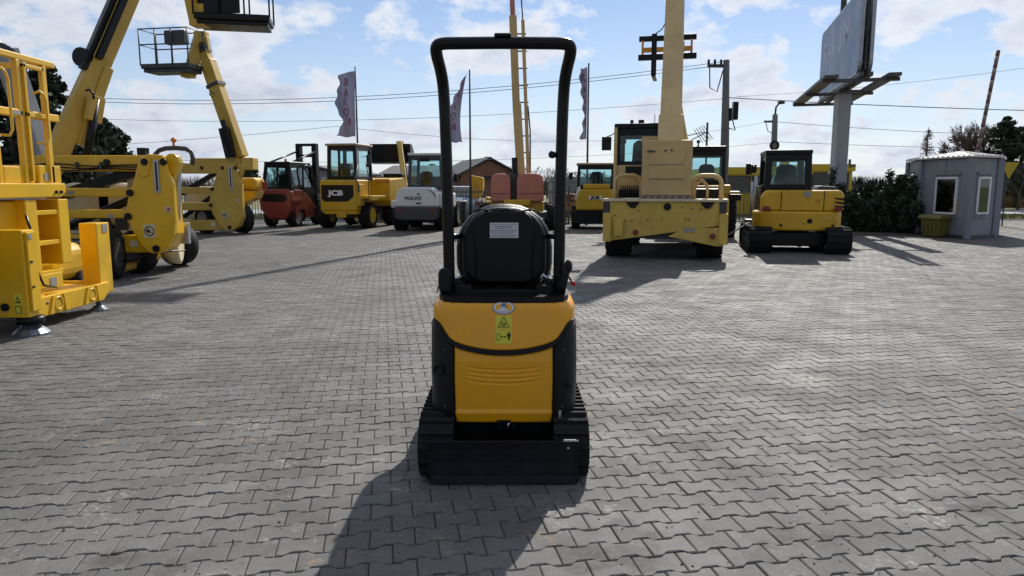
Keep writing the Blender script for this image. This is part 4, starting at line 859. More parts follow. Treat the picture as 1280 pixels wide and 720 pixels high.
# ---------------- compact loader, right of the roll bar ----------------
def compact():
    Y = 24.9; t = empty('compact_loader', 'yellow compact loader with black lower body and white shoulder, parked by the fence', 'loader', (at(744, 260, Y).x, Y, 0), R(-5))
    b = B(); b.prism([(-.66, .66), (-.64, 1.15), (-.5, 1.38), (.6, 1.38), (.66, 1.15), (.66, .66)], 'xz', 0, 1.3); part('engine_hood', b, 'jcb', t, bevel=.06, seg=3)
    b = B(); b.bx(-.42, .5, .02, .5, 1.38, 1.56); part('hood_top', b, 'jcb', t, bevel=.05)
    b = B(); b.prism([(-.70, 1.02), (-.62, 1.42), (-.52, 1.50), (-.50, 1.36), (-.62, 1.02)], 'xz', .05, .6); part('shoulder_panel', b, 'white', t, bevel=.02)
    b = B(); b.bx(-.22, .22, -.012, .01, 1.03, 1.15); pl = part('brand_plate', b, 'frame', t, bevel=.005)
    tb = textb('JCB', .13, .01, bold=.008, sx=1.4); part('brand_lettering', tb, 'ink', pl, loc=(0, -.016, 1.09))
    b = B(); b.bx(-.74, .74, .02, 2.0, .18, .66); b.bx(-.1, .15, -.03, .1, .62, .66); part('lower_body', b, 'black', t, bevel=.03)
    cab(t, -.62, .70, .45, 1.6, 1.36, 1.48, 2.28, 'black', 'jcbroof', .075, .02, .06, .07, seat=True)
    mirror(t, (-.62, .6, 1.95), (-.85, .6, 1.83), .14, .24)
    for sg in (-1, 1):
        for yy in (.5, 1.7): wheel(t, (sg*.66, yy, .40), .40, .30, 'jcb', lugs=14)
compact()
# ---------------- red-hooded boom lift straight ahead ----------------
def central_lift():
    Y = 25.9; t = wthing('boom_lift', 'boom lift with two faded red hoods and slim upright boom, beyond the seat', 'boom lift', (0, Y, 0))
    for (px0, px1, m_) in ((614, 638, 0), (646, 679, 1)):
        a = at(px0, 252, Y-.5); c = at(px1, 217, Y-.5); xx0, xx1, z0, z1 = a.x, c.x, a.z, c.z; r_ = .24
        b = B(); pr = [(xx0, z0), (xx0, z1-r_)]+[(xx0+r_*(1-math.cos(k*math.pi/8)), z1-r_+r_*math.sin(k*math.pi/8)) for k in range(1, 5)]+[(xx1-r_+r_*math.sin(k*math.pi/8), z1-r_+r_*math.cos(k*math.pi/8)) for k in range(5)]+[(xx1, z0)]
        b.prism(pr, 'xz', Y-.8, Y+1.0); h = part('side_hood', b, 'salmon', t, bevel=.05, seg=4)
        b = B(); b.bx(xx0+.05, xx1-.05, Y-.815, Y-.8, z0+.28, z0+.295); part('hood_seam', b, 'dgrey', h, loc=(0, 0, 0))
    b = B(); a = at(642, 252, Y); b.bx(at(637, 250, Y).x, at(648, 250, Y).x, Y-.4, Y+.6, .9, 1.9); part('turret', b, 'dgrey', t, bevel=.02)
    b = B(); b.bx(at(630, 260, Y).x, at(662, 260, Y).x, Y-1.0, Y-.5, .82, 1.02); b.bx(-.95, 1.1, Y-.6, Y+1.0, .55, .95); part('turntable', b, 'jcb', t, bevel=.03)
    b = B(); b.bx(-.9, 1.3, Y-1.1, Y+1.3, .35, .6); part('chassis', b, 'dgrey', t, bevel=.02)
    for sx in (-.95, 1.38):
        for yy in (Y-.9, Y+1.2): wheel(t, (sx, yy, .45), .45, .34, 'rim', lugs=14)
    p = [at(652, 236, Y), at(648, 150, Y), at(641, 20, Y)]
    top = Vector((-.25, Y+.1, 13.4)); d1 = (p[2]-p[0]).normalized()
    b = B(); b.beam(p[0], at(646, 130, Y), .30, .34); b.beam(at(645.6, 140, Y), p[2], .26, .3); mb = part('main_boom', b, 'tan', t, bevel=.015)
    b = B(); b.beam(p[2], top, .17, .18); part('fly_boom', b, 'salmon', mb, loc=(0, 0, 0))
    q0, q1 = at(661, 236, Y+.05), at(653.5, 25, Y+.05)
    b = B(); b.beam(q0, q1, .12, .14); b2 = part('tower_boom', b, 'tan', t, bevel=.01)
    b = B(); b.cyl(q1, top+Vector((.22, .05, -1)), .025, 6); b.tube([q0.lerp(q1, .1)+Vector((.07, 0, 0)), q0.lerp(q1, .35)+Vector((.12, 0, 0)), q0.lerp(q1, .5)+Vector((.07, 0, 0))], .03, 6)
    for k in range(9): c = q0.lerp(q1, .12+.1*k); b.bx(c.x-.22, c.x+.1, c.y-.03, c.y+.03, c.z-.02, c.z+.02)
    part('cable_track', b, 'dgrey', b2, loc=(0, 0, 0))
    b = B(); b.cyl(at(645, 250, Y-.1), at(643.5, 197, Y-.1), .12, 10); part('lift_cylinder', b, 'black', t)
    b = B(); s0 = at(650, 243, Y-.45); b.quadplate((s0.x, s0.y, s0.z), (s0.x+.30, s0.y, s0.z+.25), (s0.x+.42, s0.y, s0.z+.85), (s0.x+.2, s0.y, s0.z+.45), .03); part('pierced_plate', b, 'cream', t)
    # platform up out of the frame
    b = B(); c = top
    b.bx(c.x-.9, c.x+.9, c.y-.35, c.y+.45, c.z, c.z+.08)
    for z in (.6, 1.1): b.tube([(c.x-.9, c.y-.35, c.z+z), (c.x+.9, c.y-.35, c.z+z), (c.x+.9, c.y+.45, c.z+z), (c.x-.9, c.y+.45, c.z+z)], .02, 6, True)
    for sx in (-.9, 0, .9):
        for sy in (-.35, .45): b.cyl((c.x+sx, c.y+sy, c.z), (c.x+sx, c.y+sy, c.z+1.1), .02, 6)
    part('platform', b, 'dgrey', t)
central_lift()
# ---------------- articulated lifts on the left ----------------
def basket(t, c, wx, wy, h, m='dgrey', yaw=0, solid=True, box=True):
    M4 = Matrix.Translation(c) @ Matrix.Rotation(yaw, 4, 'Z')
    b = B(); b.bx(-wx/2, wx/2, -wy/2, wy/2, -.14, .0, M4); b.bx(-wx/2+.05, wx/2-.05, -wy/2+.05, wy/2-.05, -.24, -.14, M4); f = part('platform_floor', b, m, t, bevel=.02)
    b = B()
    def p(x, y, z): return M4 @ Vector((x, y, z))
    for z in (h, h*.55): b.tube([p(-wx/2, -wy/2, z), p(wx/2, -wy/2, z), p(wx/2, wy/2, z), p(-wx/2, wy/2, z)], .020, 6, True)
    for x in (-wx/2, -wx/6, wx/6, wx/2):
        for y in (-wy/2, wy/2): b.cyl(p(x, y, -.05), p(x, y, h), .020, 6)
    part('platform_rail', b, m, t)
    if box:
        b = B(); b.bx(0, wx*.42, -wy/2+.05, -wy/2+.3, h*.55, h*.95, M4); part('control_box', b, m, t, bevel=.03)
def riser_lift(Y, px, arms, plate, mat_, lab, sc):
    """px: (left, plate left, plate right) ; arms: list of (ytop, ybottom) pixels"""
    xL, xP, xR = (at(v, 240, Y).x for v in px)
    cx = (xP+xR)/2
    t = wthing('articulated_boom_lift', lab, 'boom lift', (cx, Y, 0))
    for i, (a, b_) in enumerate(arms):
        z1, z0 = at(px[1], a, Y).z, at(px[1], b_, Y).z
        b = B(); b.bx(xL, xR-.25*sc if i in (0,) else xP+.35*sc, Y+.02, Y+.26*sc, z0, z1); part('riser_arm', b, mat_, t, bevel=.02)
    zt, zb = at(px[1], arms[0][0], Y).z, at(px[1], arms[-1][1], Y).z; H = zt-zb; W = xR-xP
    X = lambda u: xP+W*u; Z = lambda v: zb+H*v
    pl = [(X(.42), Z(0)), (X(.62), Z(.0)), (X(.80), Z(.06)), (X(.92), Z(.2)), (X(.97), Z(.34)), (X(.97), Z(.72)), (X(.86), Z(.86)), (X(.80), Z(1.0)), (X(.50), Z(1.01)), (X(.32), Z(.96)), (X(.22), Z(.78)), (X(.05), Z(.55)), (X(.0), Z(.42)), (X(.08), Z(.25)), (X(.25), Z(.08))]
    b = B(); b.prism(pl, 'xz', Y-.09*sc, Y+.02); pp = part('end_plate', b, mat_, t, bevel=.02)
    pl2 = [(X(.45), Z(.01)), (X(.62), Z(.0)), (X(.80), Z(.06)), (X(.92), Z(.2)), (X(.90), Z(.34)), (X(.90), Z(.69)), (X(.80), Z(.69)), (X(.8), Z(.3))]
    b = B(); b.prism(pl2, 'xz', Y+.02, Y+.32*sc); part('knuckle_housing', b, mat_ if sc > .9 else 'steel', t, bevel=.02)
    b = B(); b.prism([(X(.30), Z(.80)), (X(.42), Z(.77)), (X(.52), Z(.80)), (X(.58), Z(.98)), (X(.36), Z(.97))], 'xz', Y-.11*sc, Y-.088*sc); part('stiffener', b, mat_, pp, loc=(0, 0, 0), bevel=.01)
    b = B(); b.bx(X(.62), X(.72), Y-.115*sc, Y-.088*sc, Z(.62), Z(.95)); part('slotted_guide', b, 'steel' if sc > .9 else 'ochre', pp, loc=(0, 0, 0))
    b = B(); b.bx(X(.655), X(.685), Y-.12*sc, Y-.114*sc, Z(.64), Z(.93)); part('slot', b, 'ink', pp, loc=(0, 0, 0))
    for u, v in ((.45, .93), (.82, .93), (.12, .62), (.05, .38), (.56, .05)):
        b = B(); b.cyl((X(u), Y-.09*sc, Z(v)), (X(u), Y-.13*sc, Z(v)), .048*sc+.01, 12); part('pivot_pin', b, 'black', pp, loc=(0, 0, 0), bevel=.006)
    b = B(); u0 = xL+(xP-xL)*.80; b.cyl((u0, Y+.02, Z(.93)), (u0, Y-.02, Z(.93)), .05*sc, 12); part('pivot_pin', b, 'black', t)
    sk = B(); sk.bx(X(.45)-.1*sc, X(.45)+.10*sc, Y-.1*sc-.004, Y-.1*sc+.006, Z(.23)-.11*sc, Z(.23)+.11*sc); s1 = part('warning_label', sk, 'cream', pp, loc=(0, 0, 0))
    q = B(); n = 20
    q.tube([(X(.45)+.075*sc*math.cos(2*math.pi*k/n), Y-.1*sc-.006, Z(.23)+.075*sc*math.sin(2*math.pi*k/n)) for k in range(n)], .008*sc, 4, True); q.beam((X(.45)-.055*sc, Y-.1*sc-.006, Z(.23)+.055*sc), (X(.45)+.055*sc, Y-.1*sc-.006, Z(.23)-.055*sc), .012*sc, .006); q.ball((X(.45)-.02*sc, Y-.1*sc-.006, Z(.23)), .03*sc, 8)
    part('label_pictogram', q, 'ink', pp, loc=(0, 0, 0))
    for u, v in ((.84, .45),): q = B(); q.bx(X(u)-.05*sc, X(u)+.05*sc, Y-.1*sc, Y-.09*sc, Z(v)-.05*sc, Z(v)+.05*sc); part('label_sticker', q, 'cream', pp, loc=(0, 0, 0)); q = B(); q.prism([(X(u)-.03*sc, Z(v)), (X(u)+.03*sc, Z(v)+.03*sc), (X(u)+.03*sc, Z(v)-.03*sc)], 'xz', Y-.1*sc-.004, Y-.1*sc); part('label_arrow', q, 'tail', pp, loc=(0, 0, 0))
    q = B(); q.bx(X(.05)-.07*sc, X(.05)+.07*sc, Y+.012, Y+.019, Z(.06), Z(.13)); part('label_sticker', q, 'cream', t)
    # link arm near the top right
    b = B(); b.beam((X(.98), Y+.12, Z(.95)), (X(.80), Y+.12, Z(.74)), .16*sc, .16*sc); b.cyl((X(.9), Y+.03, Z(.95)), (X(.9), Y+.2, Z(.95)), .11*sc, 16); part('link_arm', b, mat_, t, bevel=.012)
    # dark gear between the arms
    b = B(); b.beam((xL, Y+.35, Z(.55)), (X(.1), Y+.35, Z(.86)), .18*sc, .16*sc); b.cyl((xL, Y+.4, Z(.2)), (X(.3), Y+.4, Z(.65)), .07*sc, 10); part('lift_cylinder', b, 'black', t)
    # turntable hoods and chassis behind
    b = B(); hy = Y+.85*sc; b.bx(xL-.2, X(.3), hy, hy+.5*sc, .75*sc, 1.55*sc); part('turntable_hood', b, 'cream' if sc > .9 else 'yel', t, bevel=.18, seg=4)
    b = B(); b.bx(xL, X(-.15), hy-.1, hy+1.0*sc, .42, .72*sc); b.cyl(((xL+xR)/2, hy+.5, .4), ((xL+xR)/2, hy+.5, .8*sc), .5*sc, 20); part('chassis', b, 'cream' if sc > .9 else 'dgrey', t, bevel=.04)
    return t, X, Z, xL, xR
def lift_near():
    Y = 11.9
    t, X, Z, xL, xR = riser_lift(Y, (45, 159, 222), [(194, 214), (235, 246), (262, 273), (294, 316)], None, 'deep', 'deep yellow articulated boom lift with parallel riser arms and huge rounded end plate', 1.0)
    # wheels
    for px, py, Yw, r in ((140, 352, 11.6, .42), (174, 344, 12.35, .37), (224, 330, 13.6, .40), (110, 330, 13.6, .40)):
        c = at(px, py, Yw); wheel(t, (c.x, Yw, r), r, .30, 'dgrey', yaw=R(70) if px != 140 else R(12), lugs=1)
    b = B(); c = at(222, 300, 13.0); b.lathe((c.x, 12.9, .52), (1, .3, 0), [(.05, -.35), (.24, -.3), (.40, -.1), (.42, .08), (.36, .10)], 20); part('hub_cover', b, 'cream', t)
    b = B(); b.cyl(at(148, 336, 11.95), at(175, 330, 12.3), .075, 12); b.cyl(at(175, 330, 12.2), at(200, 318, 12.4), .07, 10); part('steering_axle', b, 'ochre', t, bevel=.01)
    b = B(); a = at(222, 290, 12.1); c = at(223.5, 198, 12.1); b.cyl(a, c, .045, 10); a2 = at(222, 306, 12.1); b.bx(a2.x-.05, a2.x+.10, 12.3, 12.4, at(222, 306, 12.1).z, at(222, 279, 12.1).z); part('grey_strut', b, 'steel', t, bevel=.01)
    b = B(); b.tube([at(140, 318, 11.85), at(150, 326, 11.8), at(165, 326, 11.8), at(190, 316, 11.9), at(232, 313, 12.4)], .014, 6); part('hydraulic_hose', b, 'black', t)
    # hoop with beacon
    b = B(); pts = [at(193, 203, 13.0), at(194, 193, 13.0), at(199, 188, 13.0), at(207, 185.5, 13.0), at(220, 185, 13.0), at(232, 186, 13.0), at(239, 190, 13.0), at(241, 198, 13.0), at(240, 206, 13.0)]; b.tube(pts, .042, 8); hp = part('guard_hoop', b, 'dgrey', t)
    b = B(); b.cyl(at(217, 185, 13.0), at(217, 178, 13.0), .022, 8); c = at(217, 175, 13.0); b.ball(c, .052, 10, (1, 1, .9)); part('beacon', b, 'amber', hp, loc=(0, 0, 0))
    b = B(); c = at(178, 190, 12.6); b.bx(c.x-.07, c.x+.07, 12.55, 12.7, c.z-.1, c.z+.07); part('chimney_pipe', b, 'black', t)
    # turret gear behind gaps
    b = B()
    for px0, py0, px1, py1 in ((150, 262, 160, 340), (128, 215, 136, 300), (98, 270, 118, 320)):
        a = at(px0, py1, 12.8); c = at(px1, py0, 12.8); b.bx(a.x, c.x, 12.75, 13.0, a.z, c.z)
    part('dark_gear', b, 'dgrey', t, bevel=.02)
    b = B(); a = at(160, 250, 12.6); c = at(172, 218, 12.6); b.bx(a.x, c.x, 12.6, 12.8, a.z, c.z); part('control_cabinet', b, 'rim', t, bevel=.02)
    # main boom
    p0 = at(64, 205, 12.3); p1 = at(125, 76, 13.0); p2 = at(153, -4, 13.5)
    d = (p2-p0).normalized()
    b = B(); b.beam(p0-d*.3, p1+d*.1, .26, .33); mb = part('main_boom', b, 'ochre', t, bevel=.02)
    b = B(); b.beam(at(90, 175, 12.55)+Vector((.15, 0, -.1)), p1+Vector((.13, 0, -.12)), .12, .16); part('boom_rail', b, 'ochre', mb, loc=(0, 0, 0), bevel=.015)
    e = p1+d*5.5
    b = B(); b.beam(p1-d*.15, e, .24, .33); ib = part('inner_boom', b, 'ochre', mb, loc=(0, 0, 0), bevel=.015)
    b = B(); n0 = Vector((-.10, -.22, 0)); b.beam(p1+n0-d*.2, e+n0, .15, .10); b.beam(p1+n0+Vector((.2, 0, 0)), e+n0+Vector((.2, 0, 0)), .12, .10); c = p1+Vector((-.13, -.2, .02)); b.cyl(c-Vector((.05, .1, 0)), c+Vector((.02, .2, 0)), .16, 18); part('hose_carrier', b, 'black', mb, loc=(0, 0, 0), bevel=.01)
    b = B(); k0 = at(121, 121, 12.7); b.beam(k0, at(116, 152, 12.6), .12, .26); part('cylinder_lug', b, 'ochre', mb, loc=(0, 0, 0), bevel=.01)
    b = B(); b.cyl(at(121, 124, 12.7), at(108, 200, 12.4), .065, 12); b.cyl(at(92, 165, 12.6), at(83, 205, 12.4), .05, 10); part('lift_cylinder', b, 'black', t)
    b = B(); b.beam(at(97, 118, 12.7), at(97.5, 147, 12.7), .02, .03); part('boom_bracket', b, 'ochre', t); b = B(); b.tube([at(107, 113, 12.5), at(112, 112, 12.5), at(117, 118, 12.5), at(117, 124, 12.5)], .02, 6); part('hydraulic_hose', b, 'black', t); b = B(); b.tube([at(103, 197, 12.3), at(110, 182, 12.4), at(122, 182, 12.4), at(132, 198, 12.3)], .012, 6); part('hydraulic_hose', b, 'black', t)
    # hoses strapped along the riser arms, clips and decals
    rz = random.Random(2)
    for k in range(3):
        b = B(); z_ = Z(.90)-k*.035; b.tube([(xL+(X(.6)-xL)*u, Y-.01, z_+.03*math.sin(u*9+k)*(1-u)) for u in np.linspace(0, 1, 16)], .011, 5); part('riser_hose', b, 'black', t)
    for u in (.2, .45, .7):
        b = B(); x_ = xL+(X(.1)-xL)*u; b.bx(x_-.02, x_+.02, Y-.03, Y+.02, Z(.86), Z(.93)); part('hose_clip', b, 'dgrey', t)
    for u, v in ((.55, .08), (.75, .38), (.35, .62)):
        b = B(); x_ = xL+(X(.1)-xL)*u; b.bx(x_-.05, x_+.05, Y+.012, Y+.019, Z(v)-.03, Z(v)+.03); part('label_sticker', b, 'rim', t)
    # elbow, jib and basket
    el = Vector((e.x+.1, e.y+.1, e.z)); bk = at(288, 31, 17.0)
    j1 = at(247, 27, 17.0); top2 = at(226, -45, 16.6)
    b = B(); b.beam(e, top2+Vector((0, 0, .5)), .24, .34); b.beam(top2+Vector((0, 0, .6)), j1, .24, .30); jb = part('jib', b, 'ochre', t, bevel=.02)
    b = B(); b.bx(j1.x-.12, j1.x+.22, 16.8, 17.2, j1.z-.12, j1.z+.35); part('platform_bracket', b, 'ochre', jb, loc=(0, 0, 0), bevel=.02)
    c = Vector((bk.x, 17.3, at(288, 22, 17.3).z)); basket(t, c, 1.62, .9, 1.1, 'black', yaw=R(12), box=False)
    b = B(); b.bx(c.x-.80, c.x+.28, 16.85, 16.9, c.z, c.z+.75); b.bx(c.x-.75, c.x+.1, 16.9, 17.3, c.z+.2, c.z+.9); part('side_panel', b, 'black', t, bevel=.02)
    # step-like deck plate
lift_near()
def lift_far():
    Y = 22.3
    t, X, Z, xL, xR = riser_lift(Y, (221, 262, 305), [(204, 217), (234, 242), (253, 263), (275, 288)], None, 'ochre', 'pale ochre articulated boom lift with open basket hung from its tall folded boom', .95)
    for px, Yw in ((303, 23.0), (258, 22.9), (303, 25.0), (258, 25.0)):
        wheel(t, (at(px, 275, Yw).x, Yw, .44), .44, .34, 'rim', yaw=R(55), lugs=1)
    b = B(); a = at(299, 200, Y); b.bx(at(240, 200, Y).x, a.x, Y+.1, Y+.5, at(299, 205, Y).z, at(299, 197.5, Y).z); b.bx(at(300, 200, Y).x, at(315, 200, Y).x, Y+.05, Y+.55, at(300, 212, Y).z, at(300, 197, Y).z); part('upper_arm', b, 'ochre', t, bevel=.02)
    # boom
    p0 = at(301, 197, Y+.2); e = at(249, 46, Y+.6); d = (e-p0).normalized()
    b = B(); b.beam(p0, p0.lerp(e, .80), .30, .40); mb = part('main_boom', b, 'ochre', t, bevel=.015)
    b = B(); b.beam(p0.lerp(e, .78), e, .24, .30); part('inner_boom', b, 'ochre', mb, loc=(0, 0, 0), bevel=.012)
    b = B(); q = p0.lerp(e, .60); b.beam(q-d*.05, q+d*.05, .36, .46); q = p0.lerp(e, .9); b.beam(q-d*.12, q+d*.15, .29, .35); part('boom_collar', b, 'dgrey', mb, loc=(0, 0, 0))
    b = B(); b.beam(at(289, 197, Y), at(280, 160, Y), .28, .2); b.cyl(at(291, 197, Y), at(278, 150, Y), .07, 8)
    for k in range(8): c = at(279+k*1.5, 165+k*4, Y-.1); b.ball(c, .07, 6)
    part('hose_bundle', b, 'black', t)
    b = B(); b.tube([at(266, 122, Y), at(262, 118, Y), at(263, 114, Y), at(268, 118, Y)], .018, 6); part('hose_loop', b, 'black', t)
    j0 = at(251, 44, Y+.6); j1 = at(237, 93, Y+.3)
    b = B(); b.beam(j0, j1, .22, .34); b.bx(j0.x-.16, j0.x+.2, j0.y-.15, j0.y+.15, j0.z-.15, j0.z+.1); b.beam(at(256, 46, Y+.6), at(260, 70, Y+.6), .2, .25); jb = part('jib', b, 'ochre', t, bevel=.02)
    b = B(); b.bx(j1.x-.2, j1.x+.12, Y+.1, Y+.5, j1.z-.1, j1.z+.2); part('platform_bracket', b, 'ochre', jb, loc=(0, 0, 0), bevel=.02)
    c = at(214, 81, Y+.1); b0 = c
    basket(t, Vector((c.x, Y+.2, c.z)), 1.58, .8, 1.0, 'dgrey', yaw=R(-10))
    # turntable counterweight hood at right
    b = B(); a = at(303, 238, Y+1.4); c = at(325, 222, Y+1.4); b.bx(a.x-.3, c.x, Y+1.0, Y+1.9, a.z, c.z); h = part('counterweight_hood', b, 'yel', t, bevel=.13, seg=4)
    b = B(); b.bx(at(313, 233, Y).x, at(321, 233, Y).x, Y+.99, Y+1.02, a.z+.05, a.z+.27); part('hood_vent', b, 'tail', h, loc=(0, 0, 0), bevel=.02)
    b = B(); z0 = at(310, 256, Y+1.4).z; b.prism([(a.x-.4, a.z-.02), (c.x, a.z-.02), (c.x-.1, a.z-.25), (a.x+.05, z0), (a.x-.4, z0)], 'xz', Y+1.0, Y+1.8); part('turntable_base', b, 'yel', t, bevel=.02)
lift_far()
# ---------------- near-left access machine ----------------
def near_left():
    X0 = -5.0
    t = wthing('access_platform', 'bright yellow access platform with open gate, ladder and slotted bumper, nearest on the left', 'platform lift', (-5.4, 8.0, 0))
    def W(px, py): return atx(px, py, X0)
    def yz(px, py): p = W(px, py); return p.y, p.z
    # deck slab
    yb_, _ = yz(83, 240); z1 = W(60, 229).z; z0 = W(60, 247).z
    b = B(); b.prism([(5.6, z0), (yb_-.1, z0), (yb_, z0+.06), (yb_, z1), (5.6, z1)], 'yz', -6.4, X0); dk = part('platform_deck', b, 'deep', t, bevel=.012)
    for px in (70, 76): y, z = yz(px, 240); b = B(); b.cyl((X0, y, z), (X0+.015, y, z), .02, 8); part('bolt_head', b, 'black', dk, loc=(0, 0, 0))
    y0, y1 = yz(33, 220)[0], yz(48, 220)[0]
    b = B(); b.bx(-5.6, X0-.05, yz(12, 220)[0], yz(50, 220)[0], z1, z1+.17); part('toe_board', b, 'deep', t, bevel=.01)
    b = B(); b.bx(-5.6, X0-.03, yz(53, 220)[0], yz(80, 220)[0], z1, z1+.19); part('step_box', b, 'deep', t, bevel=.01)
    b = B(); y, z = yz(61, 221); b.bx(X0-.03, X0-.024, y-.03, y+.04, z-.04, z+.04); part('label_sticker', b, 'rim', t)
    # cage
    zt = W(40, 80).z+.02; zm = W(40, 144).z
    post = [(.055, yz(4, 200)[0]), (.055, yz(37, 200)[0]), (.045, yz(46, 200)[0]), (.05, yz(69, 200)[0])]
    Yr0, Yr1 = 5.9, yz(74, 100)[0]
    for wd, y in post[:2]+post[3:]:
        b = B(); b.bx(X0-.09, X0-.03, y-wd/2, y+wd/2, z1, zt); part('guard_post', b, 'deep', t, bevel=.008)
    b = B(); b.bx(X0-.085, X0-.035, Yr0, Yr1, zt, zt+.065); part('top_rail', b, 'deep', t, bevel=.01)
    b = B(); b.bx(X0-.085, X0-.035, Yr0, Yr1, zm-.03, zm+.05); part('mid_rail', b, 'deep', t, bevel=.01)
    b = B(); b.bx(X0-.034, X0-.030, yz(20, 140)[0], yz(32, 140)[0], zm-.01, zm+.03); part('label_sticker', b, 'rim', t)
    g = B(); ya, ybb = post[1][1]+.05, post[3][1]-.05
    g.bx(X0-.05, X0-.01, ya, ya+.04, z1+.02, zt-.03); g.bx(X0-.05, X0-.01, ybb-.03, ybb, z1+.02, zt-.03); g.bx(X0-.05, X0-.01, ya, ybb, zt-.07, zt-.03); g.bx(X0-.05, X0-.01, ya, ybb, zm-.02, zm+.03); gt = part('gate', g, 'deep', t, bevel=.006)
    for (pa, pb_, za, zb2) in ((47, 57, 118, 179), (2, 12, 100, 173)):
        g = B(); ya2, yb3 = yz(pa, 150)[0], yz(pb_, 150)[0]; za, zb2 = W(50, za).z, W(50, zb2).z
        g.tube([(X0-.02, ya2, za), (X0+.01, ya2+.06, za+.03), (X0+.02, yb3-.03, za+.0), (X0+.02, yb3, za-.06), (X0+.02, yb3, zb2+.06), (X0+.01, yb3-.03, zb2), (X0-.02, ya2, zb2)], .014, 8); part('grab_handle', g, 'deep', gt, loc=(0, 0, 0))
    # the far row of guard rail
    for y in (6.2, 7.3, Yr1): b = B(); b.bx(-6.38, -6.32, y-.025, y+.025, z1, zt); part('guard_post', b, 'deep', t, bevel=.008)
    b = B(); b.bx(-6.38, -6.33, Yr0, Yr1, zt, zt+.05); b.bx(-6.38, X0-.05, Yr1-.05, Yr1, zt, zt+.06); b.bx(-6.38, -6.33, Yr0, Yr1, zm, zm+.05); part('rear_rail', b, 'deep', t, bevel=.008)
    # chassis body below the deck
    b = B(); zz0 = W(20, 287).z; b.bx(-6.4, X0-.12, 6.3, yz(36, 260)[0], .55, z0-.03); part('body', b, 'deep', t, bevel=.015)
    b = B(); c = at(27, 274, 7.0); b.cyl((c.x, yz(36, 260)[0]+.0, c.z), (c.x, yz(36, 260)[0]-.0, c.z), .04, 10); part('hook', b, 'dgrey', t)
    # near column: end facing the camera, bright side to the right
    Yc = 7.06; zc1 = at(20, 288, Yc).z; zb3 = at(20, 400, Yc).z
    xa, xb = at(3, 340, Yc).x, at(31, 340, Yc).x
    b = B(); b.bx(xa-.3, xb+.0, Yc, Yc+.20, zb3+.02, zc1); nc = part('near_column', b, 'deep', t, bevel=.012)
    b = B(); b.bx(xb+.002, xb+.03, Yc+.03, Yc+.17, zb3+.08, zc1-.02); part('column_flange', b, 'deep', nc, loc=(0, 0, 0), bevel=.006)
    c = at(26, 294, Yc); b = B(); b.bx(xb+.001, xb+.036, Yc+.05, Yc+.10, zc1-.09, zc1-.04); part('label_sticker', b, 'rim', nc, loc=(0, 0, 0))
    c = at(23, 380, Yc); b = B(); b.bx(c.x-.035, c.x+.035, Yc-.004, Yc, c.z-.10, c.z+.10); wl = part('warning_label', b, 'sticker', nc, loc=(0, 0, 0))
    b = B(); b.prism([(c.x-.028, c.z+.01), (c.x+.028, c.z+.01), (c.x, c.z+.08)], 'xz', Yc-.007, Yc-.004); b.bx(c.x-.03, c.x+.03, Yc-.006, Yc-.004, c.z-.095, c.z-.02); part('label_pictogram', b, 'ink', wl, loc=(0, 0, 0))
    b = B(); b.prism([(c.x-.012, c.z+.022), (c.x+.012, c.z+.022), (c.x, c.z+.06)], 'xz', Yc-.009, Yc-.007); b.bx(c.x-.022, c.x+.022, Yc-.008, Yc-.006, c.z-.088, c.z-.028); part('label_field', b, 'sticker', wl, loc=(0, 0, 0))
    c = at(7, 384, Yc); b = B(); b.cyl((c.x, Yc, c.z), (c.x, Yc-.02, c.z), .04, 12); part('bolt_head', b, 'black', nc, loc=(0, 0, 0))
    # far column
    Yd = 8.62; xa2, xb2 = at(101, 320, Yd).x, at(123, 320, Yd).x; zt2 = at(110, 279, Yd).z; zb4 = at(110, 358, Yd).z
    b = B(); b.bx(xa2, xb2, Yd, Yd+.28, zb4-.1, zt2); fc = part('far_column', b, 'deep', t, bevel=.012)
    b = B(); b.bx(xb2+.001, xb2+.006, Yd+.12, Yd+.22, zt2-.12, zt2-.02); part('label_sticker', b, 'rim', fc, loc=(0, 0, 0))
    # ladder
    for px0, px1 in ((34, 50), (75, 89)):
        ya2 = atx(px0, 300, X0-.02).y; yb3 = atx(px1, 300, X0-.02).y
        zl = W(80, 330).z if px0 > 60 else W(45, 385).z
        b = B(); b.bx(X0-.30, X0-.02, ya2+.02, yb3, zl, z0-.02); part('ladder_stile', b, 'deep', t, bevel=.01)
    ya2, yb3 = yz(49, 300)[0], yz(76, 300)[0]
    for py in (265, 303, 341):
        zr = W(62, py).z; b = B(); b.bx(X0-.28, X0-.03, ya2-.05, yb3+.05, zr-.03, zr+.02); part('ladder_rung', b, 'deep', t, bevel=.006)
    b = B(); zr = W(62, 343).z; zr2 = W(62, 362).z; b.bx(X0-.06, X0-.025, ya2-.02, yb3+.02, zr2, zr); part('kick_plate', b, 'deep', t, bevel=.006)
    b = B(); y, z = yz(70, 352); b.bx(X0-.025, X0-.02, y-.06, y+.05, z-.05, z+.05); part('label_sticker', b, 'rim', t)
    b = B(); b.bx(-5.75, -5.35, ya2-.3, yb3+.5, .5, z0-.1); part('inner_bulkhead', b, 'deep', t, bevel=.01)
    # bumper beam along the ground with oval slots
    ys, ye = 7.22, atx(137, 372, X0+.05).y; zbm0, zbm1 = W(60, 405).z, W(60, 386).z
    zz1, zz0 = .335, .13
    b = B(); b.prism([(ys, zz0+.02), (ys+.04, zz0), (ye-.14, zz0), (ye, zz0+.09), (ye, zz1), (ys, zz1)], 'yz', X0+.02, X0+.06); bm_ = part('bumper_beam', b, 'deep', t, bevel=.008)
